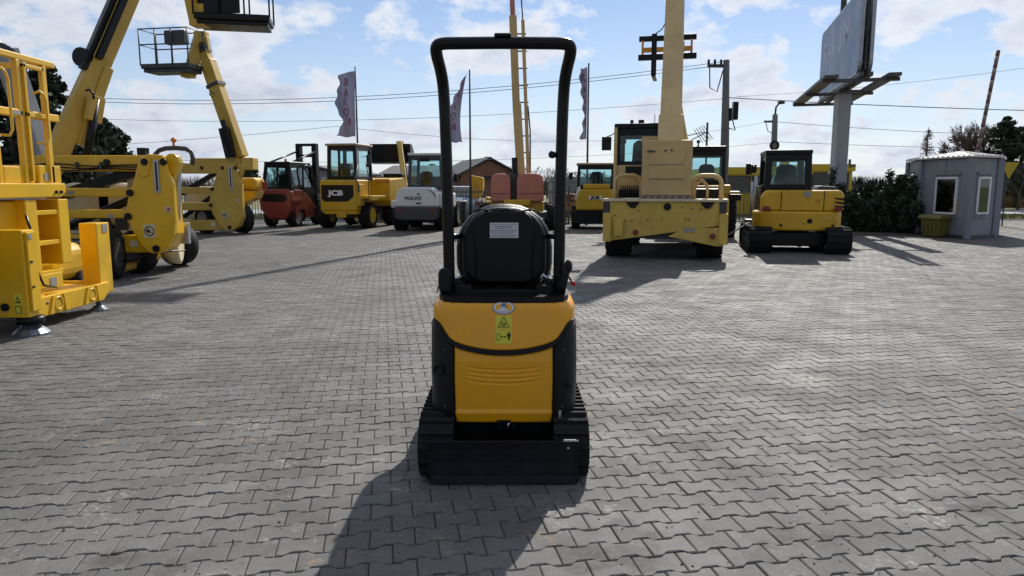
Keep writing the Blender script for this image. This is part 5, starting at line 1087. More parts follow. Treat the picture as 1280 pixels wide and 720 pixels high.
    b = B(); b.bx(-5.9, X0+.02, ys, ye-.05, zz1-.05, zz1-.01); b.bx(-5.9, X0+.02, ye-.1, ye-.05, zz0+.05, zz1+.02); part('bumper_shelf', b, 'deep', t, bevel=.008)
    for y in (atx(74, 385, X0+.06).y, atx(116, 373, X0+.06).y):
        pts = []
        for k in range(16):
            a = 2*math.pi*k/16; pts.append((y+.07*math.cos(a), .233+.055*math.sin(a)+(.012 if math.sin(a) > 0 else -.012)))
        b = B(); b.tube([(X0+.062, p[0], p[1]) for p in pts], .011, 6, True); sl_ = part('slot_rim', b, 'deep', bm_, loc=(0, 0, 0))
        b = B(); b.prism(pts, 'yz', X0+.059, X0+.063); part('slot', b, 'jcb', sl_, loc=(0, 0, 0))
        for s2 in (-.14, .14): b = B(); b.prism([(y+s2-.035, zz0+.004), (y+s2+.035, zz0+.004), (y+s2*.62+.012, zz1-.004), (y+s2*.62-.012, zz1-.004)], 'yz', X0+.06, X0+.075); part('stiffener', b, 'deep', bm_, loc=(0, 0, 0), bevel=.004)
    # weld seams, cable and small decals
    b = B(); b.tube([(X0-.01, 7.45, 1.2), (X0+.005, 7.52, .95), (X0-.01, 7.50, .7), (X0+.01, 7.60, .45), (X0-.04, 7.9, .38)], .012, 6); part('cable', b, 'black', t)
    for y, z in ((7.12, .50), (7.12, .75), (7.30, .30)):
        b = B(); b.cyl((xb+.03, y, z), (xb+.045, y, z), .014, 6); part('bolt_head', b, 'dgrey', nc, loc=(0, 0, 0))
    # steel feet
    c = gr(30, 421); b = B(); b.lathe((c.x, c.y+.12, .0), (0, 0, 1), [(.17, 0), (.17, .02), (.125, .065), (.09, .09), (.08, .11)], 12, smooth=False); b.cyl((c.x, c.y+.12, .1), (c.x, c.y+.12, .5), .05, 12); part('steel_foot', b, 'dish', t)
    b = B(); b.cyl((c.x, c.y+.12, .115), (c.x, c.y+.12, .19), .13, 16); part('foot_collar', b, 'black', t)
    b = B(); b.lathe((-5.02, ye-.12, 0), (0, 0, 1), [(.11, 0), (.11, .015), (.07, .04), (.05, .06)], 12, smooth=False); b.cyl((-5.02, ye-.12, .05), (-5.02, ye-.12, .3), .03, 8); part('steel_foot', b, 'dish', t)
    # rounded counterweight glimpsed between the columns
    b = B(); b.bx(-6.3, -5.6, 8.4, 9.5, .30, .78); part('counterweight', b, 'deep', t, bevel=.16, seg=4)
    for (x, y) in ((-5.75, 9.6), (-6.6, 7.0), (-6.6, 9.6)): wheel(t, (x, y, .40), .40, .28, 'dgrey', lugs=1)
near_left()
def grey_lift():
    t = wthing('grey_boom_lift', 'light grey jib boom slanting down behind the yellow railing, far left', 'boom lift', (-9.0, 13.2, 0))
    a = at(6, 62, 12.6); e = at(60, 215, 13.4)
    b = B(); b.beam(a, e, .26, .36); b.beam(at(20, 115, 12.8)+Vector((-.05, .1, -.15)), at(36, 185, 13.2)+Vector((-.05, .1, -.15)), .18, .24); bm_ = part('boom', b, 'grey', t, bevel=.02)
    b = B(); b.beam(a+Vector((-.05, 0, .1)), a+Vector((-1.6, -.2, -1.2)), .24, .30); part('jib', b, 'grey', t, bevel=.02)
    for k in range(3): c = at(1+k*5, 56+k*3, 12.45); b = B(); b.cyl(c, c+Vector((0, .1, 0)), .04, 10); part('pivot_pin', b, 'dgrey', bm_, loc=(0, 0, 0))
    b = B(); b.tube([at(27, 185, 13.0), at(35, 160, 13.0), at(37, 200, 13.0)], .02, 6); part('hydraulic_hose', b, 'black', t)
    b = B(); b.bx(-10.6, -7.6, 13.0, 14.6, .45, .8); b.bx(-10.2, -7.9, 13.1, 14.5, .8, 1.5); part('turntable_hood', b, 'grey', t, bevel=.08, seg=3)
    for x in (-10.2, -8.0):
        for y in (12.9, 14.7): wheel(t, (x, y, .45), .45, .32, 'rim', yaw=R(90), lugs=1)
grey_lift()
# ---------------- billboard ----------------
def billboard():
    t = wthing('billboard', 'tall blue double-sided billboard on a thick pale column above the bushes', 'billboard', (11.63, 25.8, 0))
    pn, pf = at(1072, 97, 22.4), at(1023, 124, 29.6); z0, z1 = 4.88, 7.42
    pn.z = pf.z = 0; d = (pf-pn).normalized(); n = Vector((d.y, -d.x, 0))   # n points right, away from the printed face
    c0 = Vector((11.6, 25.8, 0)); ptm = (pn+pf)/2
    def Q(u, v, z): return pn+d*u+n*v+Vector((0, 0, z))
    Lb = (pf-pn).length; rr = .35
    def face(v0, v1, name, m, par=t, ins=0, **k):
        pts = []
        for (u, z, a0) in ((Lb-rr, z1-rr, 0), (rr, z1-rr, 90), (rr, z0+rr, 180), (Lb-rr, z0+rr, 270)):
            for q in range(5): a = R(a0+22.5*q); pts.append((u+(rr-ins)*math.cos(a), z+(rr-ins)*math.sin(a)))
        b = B(); N_ = len(pts); vs = [Q(u, v0, z) for u, z in pts]+[Q(u, v1, z) for u, z in pts]
        b.add(vs, [tuple(range(N_))[::-1], tuple(range(N_, 2*N_))]+[(i, (i+1) % N_, (i+1) % N_+N_, i+N_) for i in range(N_)]); return part(name, b, m, par, **k)
    f1 = face(0, .10, 'panel_frame', 'steel'); face(.30, .40, 'panel_frame', 'steel')
    pr = face(-.006, 0, 'printed_face', 'board', ins=.05); face(.40, .406, 'printed_face', 'board', ins=.05)
    b = B()
    for k in range(1, 8): u = Lb*k/8; b.quadplate(Q(u, -.0075, z0+.1), Q(u+.02, -.0075, z0+.1), Q(u+.02, -.0075, z1-.1), Q(u, -.0075, z1-.1), .001)
    part('panel_joint', b, 'letter', pr, loc=(0, 0, 0))
    b = B()
    for u in (.12, Lb-.12): b = B(); b.beam(Q(u, .20, z0+.1), Q(u, .20, z1-.1), .08, .10); part('inner_post', b, 'dgrey', t)
    for u in (.12, Lb/2, Lb-.5):
        for z in (z0+.3, (z0+z1)/2, z1-.3): b = B(); b.beam(Q(u, .1, z), Q(u, .30, z), .07, .07); part('spacer', b, 'dgrey', t)
    ang = math.atan2(-d.y, -d.x)
    tb = textb('RAKOM', 1.15, .006, bold=.01, sx=1.25, spacing=1.05)
    o = part('lettering', tb, 'letter', pr, loc=Q(Lb*.56, -.009, z0+1.55), rot=(0, 0, ang))
    tb = textb('/', 1.15, .006, bold=.01, sx=1.1); part('lettering', tb, 'letter', pr, loc=Q(Lb*.16, -.009, z0+1.7), rot=(0, 0, ang))
    b = B(); b.bx(11.55-.22, 11.55+.22, 25.6, 26.04, -.0, z0-.15); part('column', b, 'bpole', t, bevel=.03)
    b = B(); b.bx(11.63-.42, 11.63+.42, 25.4, 26.2, z0-.22, z0-.12); part('column_head', b, 'tray', t, bevel=.01)
    b = B(); b.cyl((11.9, 27.0, z1), (11.9, 27.0, z1+2.2), .10, 10); part('lightning_mast', b, 'tray', t)
    for v0, v1 in ((-.95, -.55), (.82, 1.18)):
        b = B(); b.beam(Q(-.15, (v0+v1)/2, z0-.10), Q(Lb+.1, (v0+v1)/2, z0-.10), abs(v1-v0), .10); part('walkway', b, 'tray', t, bevel=.01)
    b = B()
    for u in (.25, Lb*.5, Lb-.35): b.beam(Q(u, -.98, z0-.2), Q(u, 1.22, z0-.2), .12, .10)
    for v in (.08, .34): b.beam(Q(-.1, v, z0-.06), Q(Lb+.1, v, z0-.06), .14, .12)
    part('cross_beam', b, 'tray', t)
billboard()
# ---------------- kiosk ----------------
def kiosk():
    t = wthing('kiosk', 'small grey panelled kiosk with a low ribbed metal roof', 'kiosk', (13.6, 22.3, 0))
    C = [(13.05, 24.0), (12.62, 22.45), (12.84, 20.35), (14.02, 21.0), (14.95, 22.3), (14.85, 24.1)]
    C = [Vector((x, y, 0)) for x, y in C]; cen = sum(C, Vector())/6; zt = 2.26; n = 6
    for i in range(n):
        a, b_ = C[i], C[(i+1) % n]; d = (b_-a).normalized(); nn = Vector((d.y, -d.x, 0))
        if (cen-a).dot(nn) > 0: nn = -nn
        w_ = (b_-a).length
        b = B(); z0 = .10; q = [a+d*.05, b_-d*.05]
        b.quadplate(*( (q[0]+Vector((0, 0, z0)), q[1]+Vector((0, 0, z0)), q[1]+Vector((0, 0, zt)), q[0]+Vector((0, 0, zt)))), .05 if d.cross(Vector((0, 0, 1))).dot(nn) < 0 else -.05); pnl = part('wall_panel', b, 'wall', t)
        win = {1: (.36, .76, .70, 1.72), 2: (.24, .66, .72, 1.72)}.get(i)
        k = B(); m = max(1, int(w_/.9))
        for j in range(1, m):
            s_ = w_*j/m
            if win and win[0]*w_-.1 < s_ < win[1]*w_+.1:
                k.beam(a+d*s_+nn*.012+Vector((0, 0, z0)), a+d*s_+nn*.012+Vector((0, 0, win[2]-.06)), .012, .012); k.beam(a+d*s_+nn*.012+Vector((0, 0, win[3]+.06)), a+d*s_+nn*.012+Vector((0, 0, zt)), .012, .012)
            else: k.beam(a+d*s_+nn*.012+Vector((0, 0, z0)), a+d*s_+nn*.012+Vector((0, 0, zt)), .012, .012)
        part('panel_rib', k, 'wall', pnl, loc=(0, 0, 0))
        k = B(); k.beam(a+Vector((0, 0, 0)), a+Vector((0, 0, zt)), .15, .15); part('corner_post', k, 'wall', t, bevel=.01)
        k = B(); k.beam(a+nn*.04+Vector((0, 0, .05)), b_+nn*.04+Vector((0, 0, .05)), .06, .10); part('plinth', k, 'dgrey', t)
        if win:
            u0, u1, za, zb = win; p0 = a+d*w_*u0+nn*.03; p1 = a+d*w_*u1+nn*.03
            def V(p, z): return Vector((p.x, p.y, z))
            if True:
                f = B()
                for s_, e_ in ((V(p0, za), V(p1, za)), (V(p1, za), V(p1, zb)), (V(p1, zb), V(p0, zb)), (V(p0, zb), V(p0, za))): f.beam(s_, e_, .06, .06)
                wf = part('window_frame', f, 'frame', t)
                g = B(); g.quadplate(V(p0, za), V(p1, za), V(p1, zb), V(p0, zb), .01); part('pane', g, 'gdark', wf, loc=(0, 0, 0))
                g = B(); e0 = d*.10; g.beam(V(p0-e0, zb+.12)+nn*.02, V(p1+e0, zb+.12)+nn*.02, .05, .05); part('window_trim', g, 'wall', wf, loc=(0, 0, 0)); g = B(); g.beam(V(p0-e0, za-.10)+nn*.02, V(p1+e0, za-.10)+nn*.02, .03, .03); part('window_trim', g, 'wall', wf, loc=(0, 0, 0))
                g = B(); o_ = -nn*.025; g.quadplate(V(p0, za)+o_, V(p1, za)+o_, V(p1, zb)+o_, V(p0, zb)+o_, .004); part('window_blind', g, 'bark' if i == 1 else 'dgrey', wf, loc=(0, 0, 0))
                if i == 1:
                    g = B(); c = V(p0.lerp(p1, .62), za+.30)-nn*.012; g.prism([(0, 0), (.0, 0), (0, 0)], 'xz', 0, 0) if False else None
                    pts = [(0, 0), (.62, 0), (.62, .30), (.5, .45), (.3, .52), (.12, .45), (0, .28)]
                    vs = [V(p0, za)+d*(.28+u)+nn*-.018+Vector((0, 0, v+.03)) for u, v in pts]; g.add(vs+[v-nn*.004 for v in vs], [tuple(range(7)), tuple(range(7, 14))[::-1]]+[(q_, (q_+1) % 7, (q_+1) % 7+7, q_+7) for q_ in range(7)]); part('yellow_chair', g, 'orange', wf, loc=(0, 0, 0))
    r = B(); ov = .14; apex = Vector((cen.x, cen.y, zt+.28)); ring = [cen+(c-cen)*(1+ov/(c-cen).length)+Vector((0, 0, zt+.02)) for c in C]
    r.add(ring+[v+Vector((0, 0, .05)) for v in ring]+[apex], [tuple(range(6))]+[(i, (i+1) % 6, (i+1) % 6+6, i+6) for i in range(6)]+[(i+6, (i+1) % 6+6, 12) for i in range(6)]); rf = part('roof', r, 'rooftin', t)
    for i in range(6):
        a, b_ = ring[i]+Vector((0, 0, .05)), ring[(i+1) % 6]+Vector((0, 0, .05)); m = int((b_-a).length/.2)
        k = B()
        for j in range(m+1):
            p = a.lerp(b_, j/m); mid = (a+b_)/2; up = (apex-mid); tt = 1-abs(j/m-.5)*2
            if tt > .05: k.beam(p+Vector((0, 0, .012)), p+up*tt+Vector((0, 0, .006)), .035, .022)
        part('roof_rib', k, 'rooftin', rf, loc=(0, 0, 0))
kiosk()
def bin_():
    p = gr(1171, 295); t = empty('grit_bin', 'mustard yellow plastic grit bin with a lid against the kiosk wall', 'bin', (12.55, 21.35, 0), R(-78))
    b = B(); vs = []
    for z, s in ((.02, .84), (.52, 1.0)):
        for sx, sy in ((-1, -1), (1, -1), (1, 1), (-1, 1)): vs.append((sx*.36*s, sy*.24*s, z))
    b.add(vs, [(3, 2, 1, 0), (4, 5, 6, 7), (0, 1, 5, 4), (1, 2, 6, 5), (2, 3, 7, 6), (3, 0, 4, 7)]); part('bin_body', b, 'mustard', t, bevel=.03)
    b = B()
    for k in range(4): x = -.22+k*.15; b.bx(x-.01, x+.01, -.26, -.23, .1, .5)
    part('bin_rib', b, 'mustard', t)
    b = B(); b.prism([(-.30, .52), (.30, .52), (.30, .58), (.18, .65), (-.22, .65), (-.30, .58)], 'yz', -.42, .42); part('lid', b, 'mustard', t, bevel=.02)
bin_()
# ---------------- barrier, yellow sign ----------------
t = wthing('barrier_gate', 'raised red and white barrier arm leaning behind the kiosk', 'barrier', (19.3, 30, 0))
a, e = at(1221, 195, 30), at(1248, 63, 30); Np = 9; foot = Vector((a.x-.25, 30, 0))
for k in range(Np*2):
    b = B(); b.cyl(a.lerp(e, k/(Np*2)), a.lerp(e, (k+1)/(Np*2)), .075, 10); part('arm_band', b, 'rod_red' if k % 2 else 'rod_white', t)
b = B(); b.cyl(a, a+(a-e).normalized()*1.7, .09, 10); b.bx(a.x-.65, a.x-.05, 29.8, 30.2, 0, 1.1); part('barrier_post', b, 'rod_white', t, bevel=.02)
t = wthing('yield_sign', 'yellow triangular sign on a post sticking out past the kiosk roof', 'sign', (at(1262, 215, 27).x, 27, 0))
c = at(1262, 213, 27); b = B(); b.prism([(c.x-.34, c.z+.29), (c.x+.34, c.z+.29), (c.x, c.z-.32)], 'xz', 27, 27.02); part('sign_plate', b, 'byel', t, bevel=.004)
b = B(); b.cyl((c.x-.05, 27.06, 0), (c.x-.05, 27.06, c.z+.2), .025, 8); part('sign_post', b, 'dgrey', t)
# ---------------- poles, wires, flags ----------------
def pole1():
    Y = 36; b0 = at(903, 262, Y); tp = at(908, 75, Y)
    t = wthing('utility_pole', 'tall concrete utility pole with insulators, behind the half hidden telehandler', 'utility pole', (b0.x, Y, 0))
    b = B(); b.tube([(b0.x-.05, Y, 0), (b0.x, Y, 3), tp], [.24, .21, .15], 10); part('pole', b, 'pole', t)
    b = B(); b.bx(tp.x-.9, tp.x+.15, Y-.06, Y+.06, tp.z-.35, tp.z-.2); part('crossarm', b, 'dgrey', t)
    for dx in (-.85, -.55, -.25): b = B(); b.cyl((tp.x+dx, Y, tp.z-.2), (tp.x+dx, Y, tp.z+.02), .06, 8); part('insulator', b, 'black', t)
    b = B(); b.tube([(tp.x-.8, Y, tp.z-.3), (tp.x-.75, Y, tp.z-1.3), (tp.x-.4, Y, tp.z-1.5), (tp.x-.15, Y, tp.z-.5)], .03, 6); q = at(916, 142, Y); b.bx(q.x-.28, q.x-.08, Y-.15, Y+.1, q.z-.35, q.z+.25); b.bx(q.x-.02, q.x+.22, Y-.15, Y+.1, q.z-.3, q.z+.55); b.tube([(q.x, Y, q.z-.3), (q.x+.15, Y, q.z-.8), (q.x-.15, Y, q.z-.7)], .03, 6); part('cable_box', b, 'black', t)
pole1()
def pole2():
    Y = 55; b0 = at(966, 235, Y); tp = at(969, 143, Y)
    t = wthing('street_lamp', 'distant pole carrying a street lamp on a curved arm above the mini excavator cab', 'street lamp', (b0.x, Y, 0))
    b = B(); b.tube([(b0.x, Y, 0), tp], [.3, .2], 8); part('pole', b, 'pole', t)
    l = at(975, 128, Y); b = B(); b.tube([tp, at(970, 134, Y), l], .07, 6); part('lamp_arm', b, 'dgrey', t)
    b = B(); b.ball(l+Vector((.1, 0, 0)), .24, 8, (1.3, 1, .6)); part('lamp_head', b, 'dgrey', t)
    b = B(); b.bx(tp.x-.8, tp.x+.2, Y-.06, Y+.06, tp.z-.6, tp.z-.45); b.tube([(tp.x-.7, Y, tp.z-.5), (tp.x-.5, Y, tp.z-1.2), (tp.x-.1, Y, tp.z-1.4)], .03, 5); part('crossarm', b, 'dgrey', t)
    b = B(); q = at(967, 182, Y); b.tube([q+Vector((.3*math.cos(a), -.2, .3*math.sin(a))) for a in np.linspace(0, 2*math.pi, 12)[:-1]], .09, 5, True); part('cable_coil', b, 'black', t)
pole2()
def wires():
    P1 = at(905, 78, 36)
    L_ = [((-260, 84, 42), (905, 77, 36), 42, .018, 'double power line crossing the sky in front of the flags, upper strand'), ((-260, 89, 42), (905, 81, 36), 42, .018, 'double power line crossing the sky in front of the flags, lower strand'),
          ((-260, 118, 42), (908, 123, 36), 30, .012, 'thin single cable across the middle of the sky'),
          ((-200, 196, 44), (420, 158, 44), 6, .014, 'cable rising from the far left lift to the first flag'), ((420, 158, 44), (968, 150, 55), 22, .014, 'cable running from the first flag to the street lamp pole'),
          ((-200, 182, 46), (968, 178, 55), 22, .014, 'lowest thin cable above the parked machines'),
          ((910, 122, 36), (1500, 141, 40), 4, .026, 'thick cable from the utility pole past the billboard column'), ((920, 121, 36), (1500, 47, 38), 10, .010, 'thin cable climbing to the upper right corner'),
          ((968, 152, 55), (1400, 170, 60), 5, .022, 'cable leaving the street lamp pole, upper one'), ((968, 177, 55), (1400, 186, 60), 3, .020, 'cable leaving the street lamp pole, lower one')]
    for (a, c, sag, r, lab) in L_:
        A_, C_ = at(*a), at(*c); b = B(); pts = []
        for k in range(25):
            u = k/24; p = A_.lerp(C_, u); p.z -= sag*4*u*(1-u)/FPX*p.y*1.0; pts.append(p)
        b.tube(pts, r*.8, 4); solo('power_line', b, 'wire', lab, 'cable')
wires()
def flag(px, ytop, ybot, wpx, Y, lab, seed, lean=0, polx=0, shape=0):
    top = at(px+polx, ytop-5, Y); t = wthing('flagpole', lab, 'flag', (top.x, Y, 0), 'tall advertising flags along the fence')
    b = B(); b.cyl((top.x+polx*0, Y, 0), top, .045, 8, .03); part('pole', b, 'dgrey', t)
    rnd = random.Random(seed); z1 = at(px, ytop, Y).z; z0 = at(px, ybot, Y).z; W = wpx/FPX*Y; nu, nv = 14, 48; vs = []
    ph = rnd.uniform(0, 6)
    for j in range(nv+1):
        v = j/nv
        for i in range(nu+1):
            u = i/nu
            if shape == 0: wf = 1.0-.10*math.sin(v*9+ph)-.25*(v > .55)*math.sin((v-.55)/.45*math.pi); xoff = 0
            elif shape == 1: wf = .15+.85*min(1, v*1.6) - .35*max(0, v-.55); xoff = -.45*W*math.sin(v*math.pi*.75)-.1*W
            else: wf = .62+.28*math.sin(v*5+1.2); xoff = 0
            fold = .10*W*math.sin(u*8+v*4+ph)+.07*W*math.sin(u*4-v*8+ph*2)
            vs.append((top.x-.05+xoff-u*W*wf-.04*math.sin(v*30+ph)*u, Y+fold*1.5+.25*u*math.sin(v*4+ph), z1-(z1-z0)*v-.12*W*u*(1-v)*2+(.03*W*math.sin(u*9))))
    f = B(); f.add(vs, [(j*(nu+1)+i, j*(nu+1)+i+1, (j+1)*(nu+1)+i+1, (j+1)*(nu+1)+i) for j in range(nv) for i in range(nu)], True)
    o = part('flag_cloth', f, 'flag', t); md = o.modifiers.new('thick', 'SOLIDIFY'); md.thickness = .006; md.offset = 1
    # printed letters follow the cloth
    V = np.array(vs).reshape(nv+1, nu+1, 3)
    def samp(u, v):
        a, b_ = min(u*nu, nu-.001), min(v*nv, nv-.001); i, j = int(a), int(b_); fa, fb = a-i, b_-j
        return V[j, i]*(1-fa)*(1-fb)+V[j, i+1]*fa*(1-fb)+V[j+1, i]*(1-fa)*fb+V[j+1, i+1]*fa*fb
    for k, ch in enumerate('RAKOM'):
        tb = textb(ch, .13, .0, bold=.004); bb = B(); sub = []
        for x, y, z in tb.v:
            u = .52-(x/W)*2.6; v = .14+.155*k-z/(z1-z0)*3.2
            q = samp(min(max(u, 0), 1), min(max(v, 0), 1)); sub.append((q[0], q[1]-.02, q[2]))
        bb.add(sub, tb.f); part('printed_letter', bb, 'flagred', o, loc=(0, 0, 0), recalc=False)
flag(444, 88, 171, 22, 28.6, 'wide pale flag with red letters on a pole above the yellow dumper cab', 1)
flag(587, 92, 178, 19, 28.0, 'torn pale flag with red letters, framed inside the left half of the roll bar', 2, shape=1)
flag(736, 84, 174, 11, 27.6, 'narrow rolled pale flag on a pole right of the right roll bar post', 5, shape=2)
# ---------------- fence ----------------
def fence():
    A_ = Vector((-15, 31.2, 0)); C_ = Vector((9.6, 27.2, 0)); d = C_-A_; n = 10
    t = wthing('metal_fence', 'dark vertical bar fence running behind the parked machines', 'fence', (A_.x, A_.y, 0))
    for k in range(n+1): p = A_+d*k/n; b = B(); b.bx(p.x-.04, p.x+.04, p.y-.04, p.y+.04, 0, 1.5); part('post', b, 'fence', t)
    for k in range(n):
        p, q = A_+d*k/n, A_+d*(k+1)/n; b = B()
        for z in (.15, 1.25): b.beam(p+Vector((0, 0, z)), q+Vector((0, 0, z)), .03, .05)
        m = 20
        for j in range(1, m): c = p.lerp(q, j/m); b.bx(c.x-.012, c.x+.012, c.y-.012, c.y+.012, .06, 1.42)
        part('bar_panel', b, 'fence', t)
fence()
# ---------------- buildings beyond ----------------
def house(cx, Y, W, D, eave, ridge, lab, yaw=0, wall='brick', gable_front=True):
    t = empty('house', lab, 'house', (cx, Y, 0), yaw)
    b = B(); b.prism([(-W/2, 0), (W/2, 0), (W/2, eave), (0, ridge-.15), (-W/2, eave)], 'xz', 0, D); part('wall', b, wall, t)
    b = B(); o = .5
    for sg in (-1, 1):
        k = (ridge-eave)/(W/2); b.add([(sg*(W/2+o), -o, eave-k*o), (0, -o, ridge), (0, D+o, ridge), (sg*(W/2+o), D+o, eave-k*o), (sg*(W/2+o), -o, eave-k*o+.25), (0, -o, ridge+.28), (0, D+o, ridge+.28), (sg*(W/2+o), D+o, eave-k*o+.25)], [(0, 1, 2, 3), (4, 5, 6, 7), (0, 1, 5, 4), (1, 2, 6, 5), (2, 3, 7, 6), (3, 0, 4, 7)])
    rf = part('roof', b, 'tile', t)
    b = B(); b.bx(W*.2, W*.2+.8, D*.5, D*.5+.8, ridge-1.5, ridge+.6); part('chimney', b, 'brick', rf, loc=(0, 0, 0))
    for x in (-W*.25, W*.22):
        for z in (1.0, 3.6):
            if z+1.3 < eave+abs(x)*0+1.0: b = B(); b.bx(x-.6, x+.6, -.06, .02, z, z+1.4); f = part('window', b, 'frame', t); b = B(); b.bx(x-.5, x+.5, -.09, -.06, z+.1, z+1.3); part('pane', b, 'gdark', f, loc=(0, 0, 0))
    return t
X = lambda px, Y: at(px, 232, Y).x
house(X(612, 95), 95, 7.5, 14, 3.0, 4.9, 'brick gabled house with a dark roof, glimpsed between roll bar and flag', R(18))
house(X(655, 105), 105, 20, 9, 2.5, 4.0, 'low dark-roofed house right of the brick gable', R(90))
house(X(576, 108), 108, 16, 10, 2.6, 4.2, 'low dark-roofed house left of the brick gable', R(80))
house(X(394, 85), 85, 7, 10, 2.8, 3.6, 'grey gabled house with a brown roof between forklift and dumper', R(-12), 'bldg')
def longb(x0, x1, Y, h, lab, m, band, name='building', cat='building'):
    t = empty(name, lab, cat, ((x0+x1)/2, Y, 0)); w_ = (x1-x0)/2
    b = B(); b.bx(-w_, w_, 0, 6, 0, h-.35 if band else h); part('wall', b, m, t)
    b = B(); b.bx(-w_-.1, w_+.1, -.12, 6.1, h-.35, h+.03); part('roof_edge', b, m, t)
    if band:
        nb = int(2*w_/1.3)
        for k in range(nb):
            a = -w_+.15+k*(2*w_-.3)/nb; b = B(); b.bx(a+.04, a+(2*w_-.3)/nb-.04, -.06, .0, h*.47, h-.42); f = part('window', b, 'dgrey', t); b = B(); b.bx(a+.10, a+(2*w_-.3)/nb-.10, -.075, -.06, h*.50, h-.47); part('pane', b, 'gdark', f, loc=(0, 0, 0))
        for k in range(int(2*w_/.25)):
            a = -w_+.1+k*.25; b = B() if k == 0 else b
            b.bx(a, a+.07, -.04, .0, .1, h*.44)
        part('corrugation', b, m, t)
    return t
longb(X(690, 62), X(775, 62), 62, 2.2, 'long dark flat-roofed building beyond the fence', 'bldg', False)
longb(X(900, 38), X(1012, 38), 38, 2.42, 'long yellow site office with a dark window band behind the fence', 'byel', True, 'site_office', 'office')
longb(X(1014, 39), X(1070, 39), 39.5, 2.62, 'second yellow office, partly behind the billboard column', 'byel', True, 'site_office', 'office')
b = B(); b.bx(X(1064, 39)-.05, X(1064, 39)+.05, 39.3, 39.4, 2.6, 2.9); b.tube([at(1062, 209, 39), at(1064, 207.5, 39), at(1069, 207, 39)], .06, 6); solo('floodlight', b, 'dgrey', 'small floodlight on the roof corner of the second yellow office', 'lamp')
# ---------------- things behind the fence ----------------
def car(px, Y, yaw, lab, m='carp'):
    t = empty('parked_car', lab, 'car', (X(px, Y), Y, 0), yaw)
    sec = [(-2.1, .35), (-2.15, .75), (-1.95, .95), (-1.2, 1.02), (-.55, 1.45), (.9, 1.48), (1.6, 1.05), (2.1, .95), (2.2, .6), (2.15, .35)]
    b = B(); b.prism(sec, 'yz', -.85, .85); part('body', b, m, t, bevel=.10, seg=3)
    for sg in (-1, 1): b = B(); b.prism([(-1.0, 1.04), (-.5, 1.38), (.85, 1.41), (1.4, 1.05)], 'yz', sg*.855-.01, sg*.855+.01); part('side_window', b, 'gdark', t)
    b = B(); b.quadplate((-.7, -1.18, 1.06), (.7, -1.18, 1.06), (.6, -.62, 1.43), (-.6, -.62, 1.43), .02); part('rear_window', b, 'gdark', t)
    for sg in (-1, 1):
        for y in (-1.35, 1.35): wheel(t, (sg*.78, y, .32), .32, .2, 'rim', lugs=1)
        b = B(); b.bx(sg*.7-.12, sg*.7+.12, -2.17, -2.08, .7, .85); part('tail_lamp', b, 'tail', t)
    b = B(); b.bx(-.26, .26, -2.18, -2.14, .55, .67); part('number_plate', b, 'frame', t)
car(572, 31.8, R(8), 'blue-silver parked car behind the fence, beside the white loader')
car(545, 33.5, R(5), 'silver parked car mostly hidden by the white loader', 'rim')
def tipper(px0, px1, py0, py1, Y, lab, m, txt=None):
    a, c = at(px0, py1, Y), at(px1, py0, Y); t = empty('tipper_skip', lab, 'skip', ((a.x+c.x)/2, Y, 0)); w_ = (c.x-a.x)/2
    b = B(); b.prism([(-w_, c.z), (w_, c.z-.18*w_*2), (w_, a.z+.5), (w_*.2, a.z), (-w_, a.z)], 'xz', 0, 1.1); part('skip_body', b, m, t, bevel=.03)
    b = B(); b.bx(-w_*.6, w_*.8, .1, 1.0, .3, a.z+.1); part('chassis', b, 'dgrey', t)
    b = B()
    for k in range(3): x = -w_+w_*.5*(k+.6); b.bx(x-.03, x+.03, -.03, 0, a.z+.1, c.z-.3)
    part('skip_rib', b, m, t)
    for sg in (-1, 1): wheel(t, (sg*w_*.9, .5, .35), .35, .25, 'jcb', lugs=12)
    if txt: tb = textb(txt, .34, .01, bold=.01); part('lettering', tb, 'ink', t, loc=(.0, -.035, (a.z+c.z)/2+.12))
tipper(589, 604, 219, 252, 30.2, 'golden yellow tipped skip standing right of the second flagpole', 'jcb')
tipper(607, 617, 246, 256, 29.6, 'small yellow skip just left of the red hooded lift', 'jcb')
tipper(704, 722, 240, 264, 29.4, 'brownish orange skip with black letters beside the compact loader', 'brown', 'IC')
# TV aerial
t = wthing('roof_aerial', 'spiky television aerial on a mast over the half hidden telehandler cab', 'aerial', (at(884, 185, 24).x, 24, 0)); c = at(884, 163, 24)
b = B(); b.cyl((c.x, 24, 0), (c.x, 24, c.z+.25), .035, 8); part('mast', b, 'dgrey', t)
b = B(); b.beam(at(862, 176, 24), at(884, 165, 24), .03, .03)
for k in range(5): p = at(873+k*3, 170-k*1.2, 24); b.cyl(p+Vector((-.16, 0, .22)), p+Vector((.16, 0, -.22)), .012, 5)
b.tube([at(850, 172, 24), at(849, 180, 24), at(864, 174, 24), at(850, 172, 24)], .016, 5); b.cyl(at(850, 172, 24), at(880, 165, 24), .014, 5); part('aerial_rods', b, 'dgrey', t)
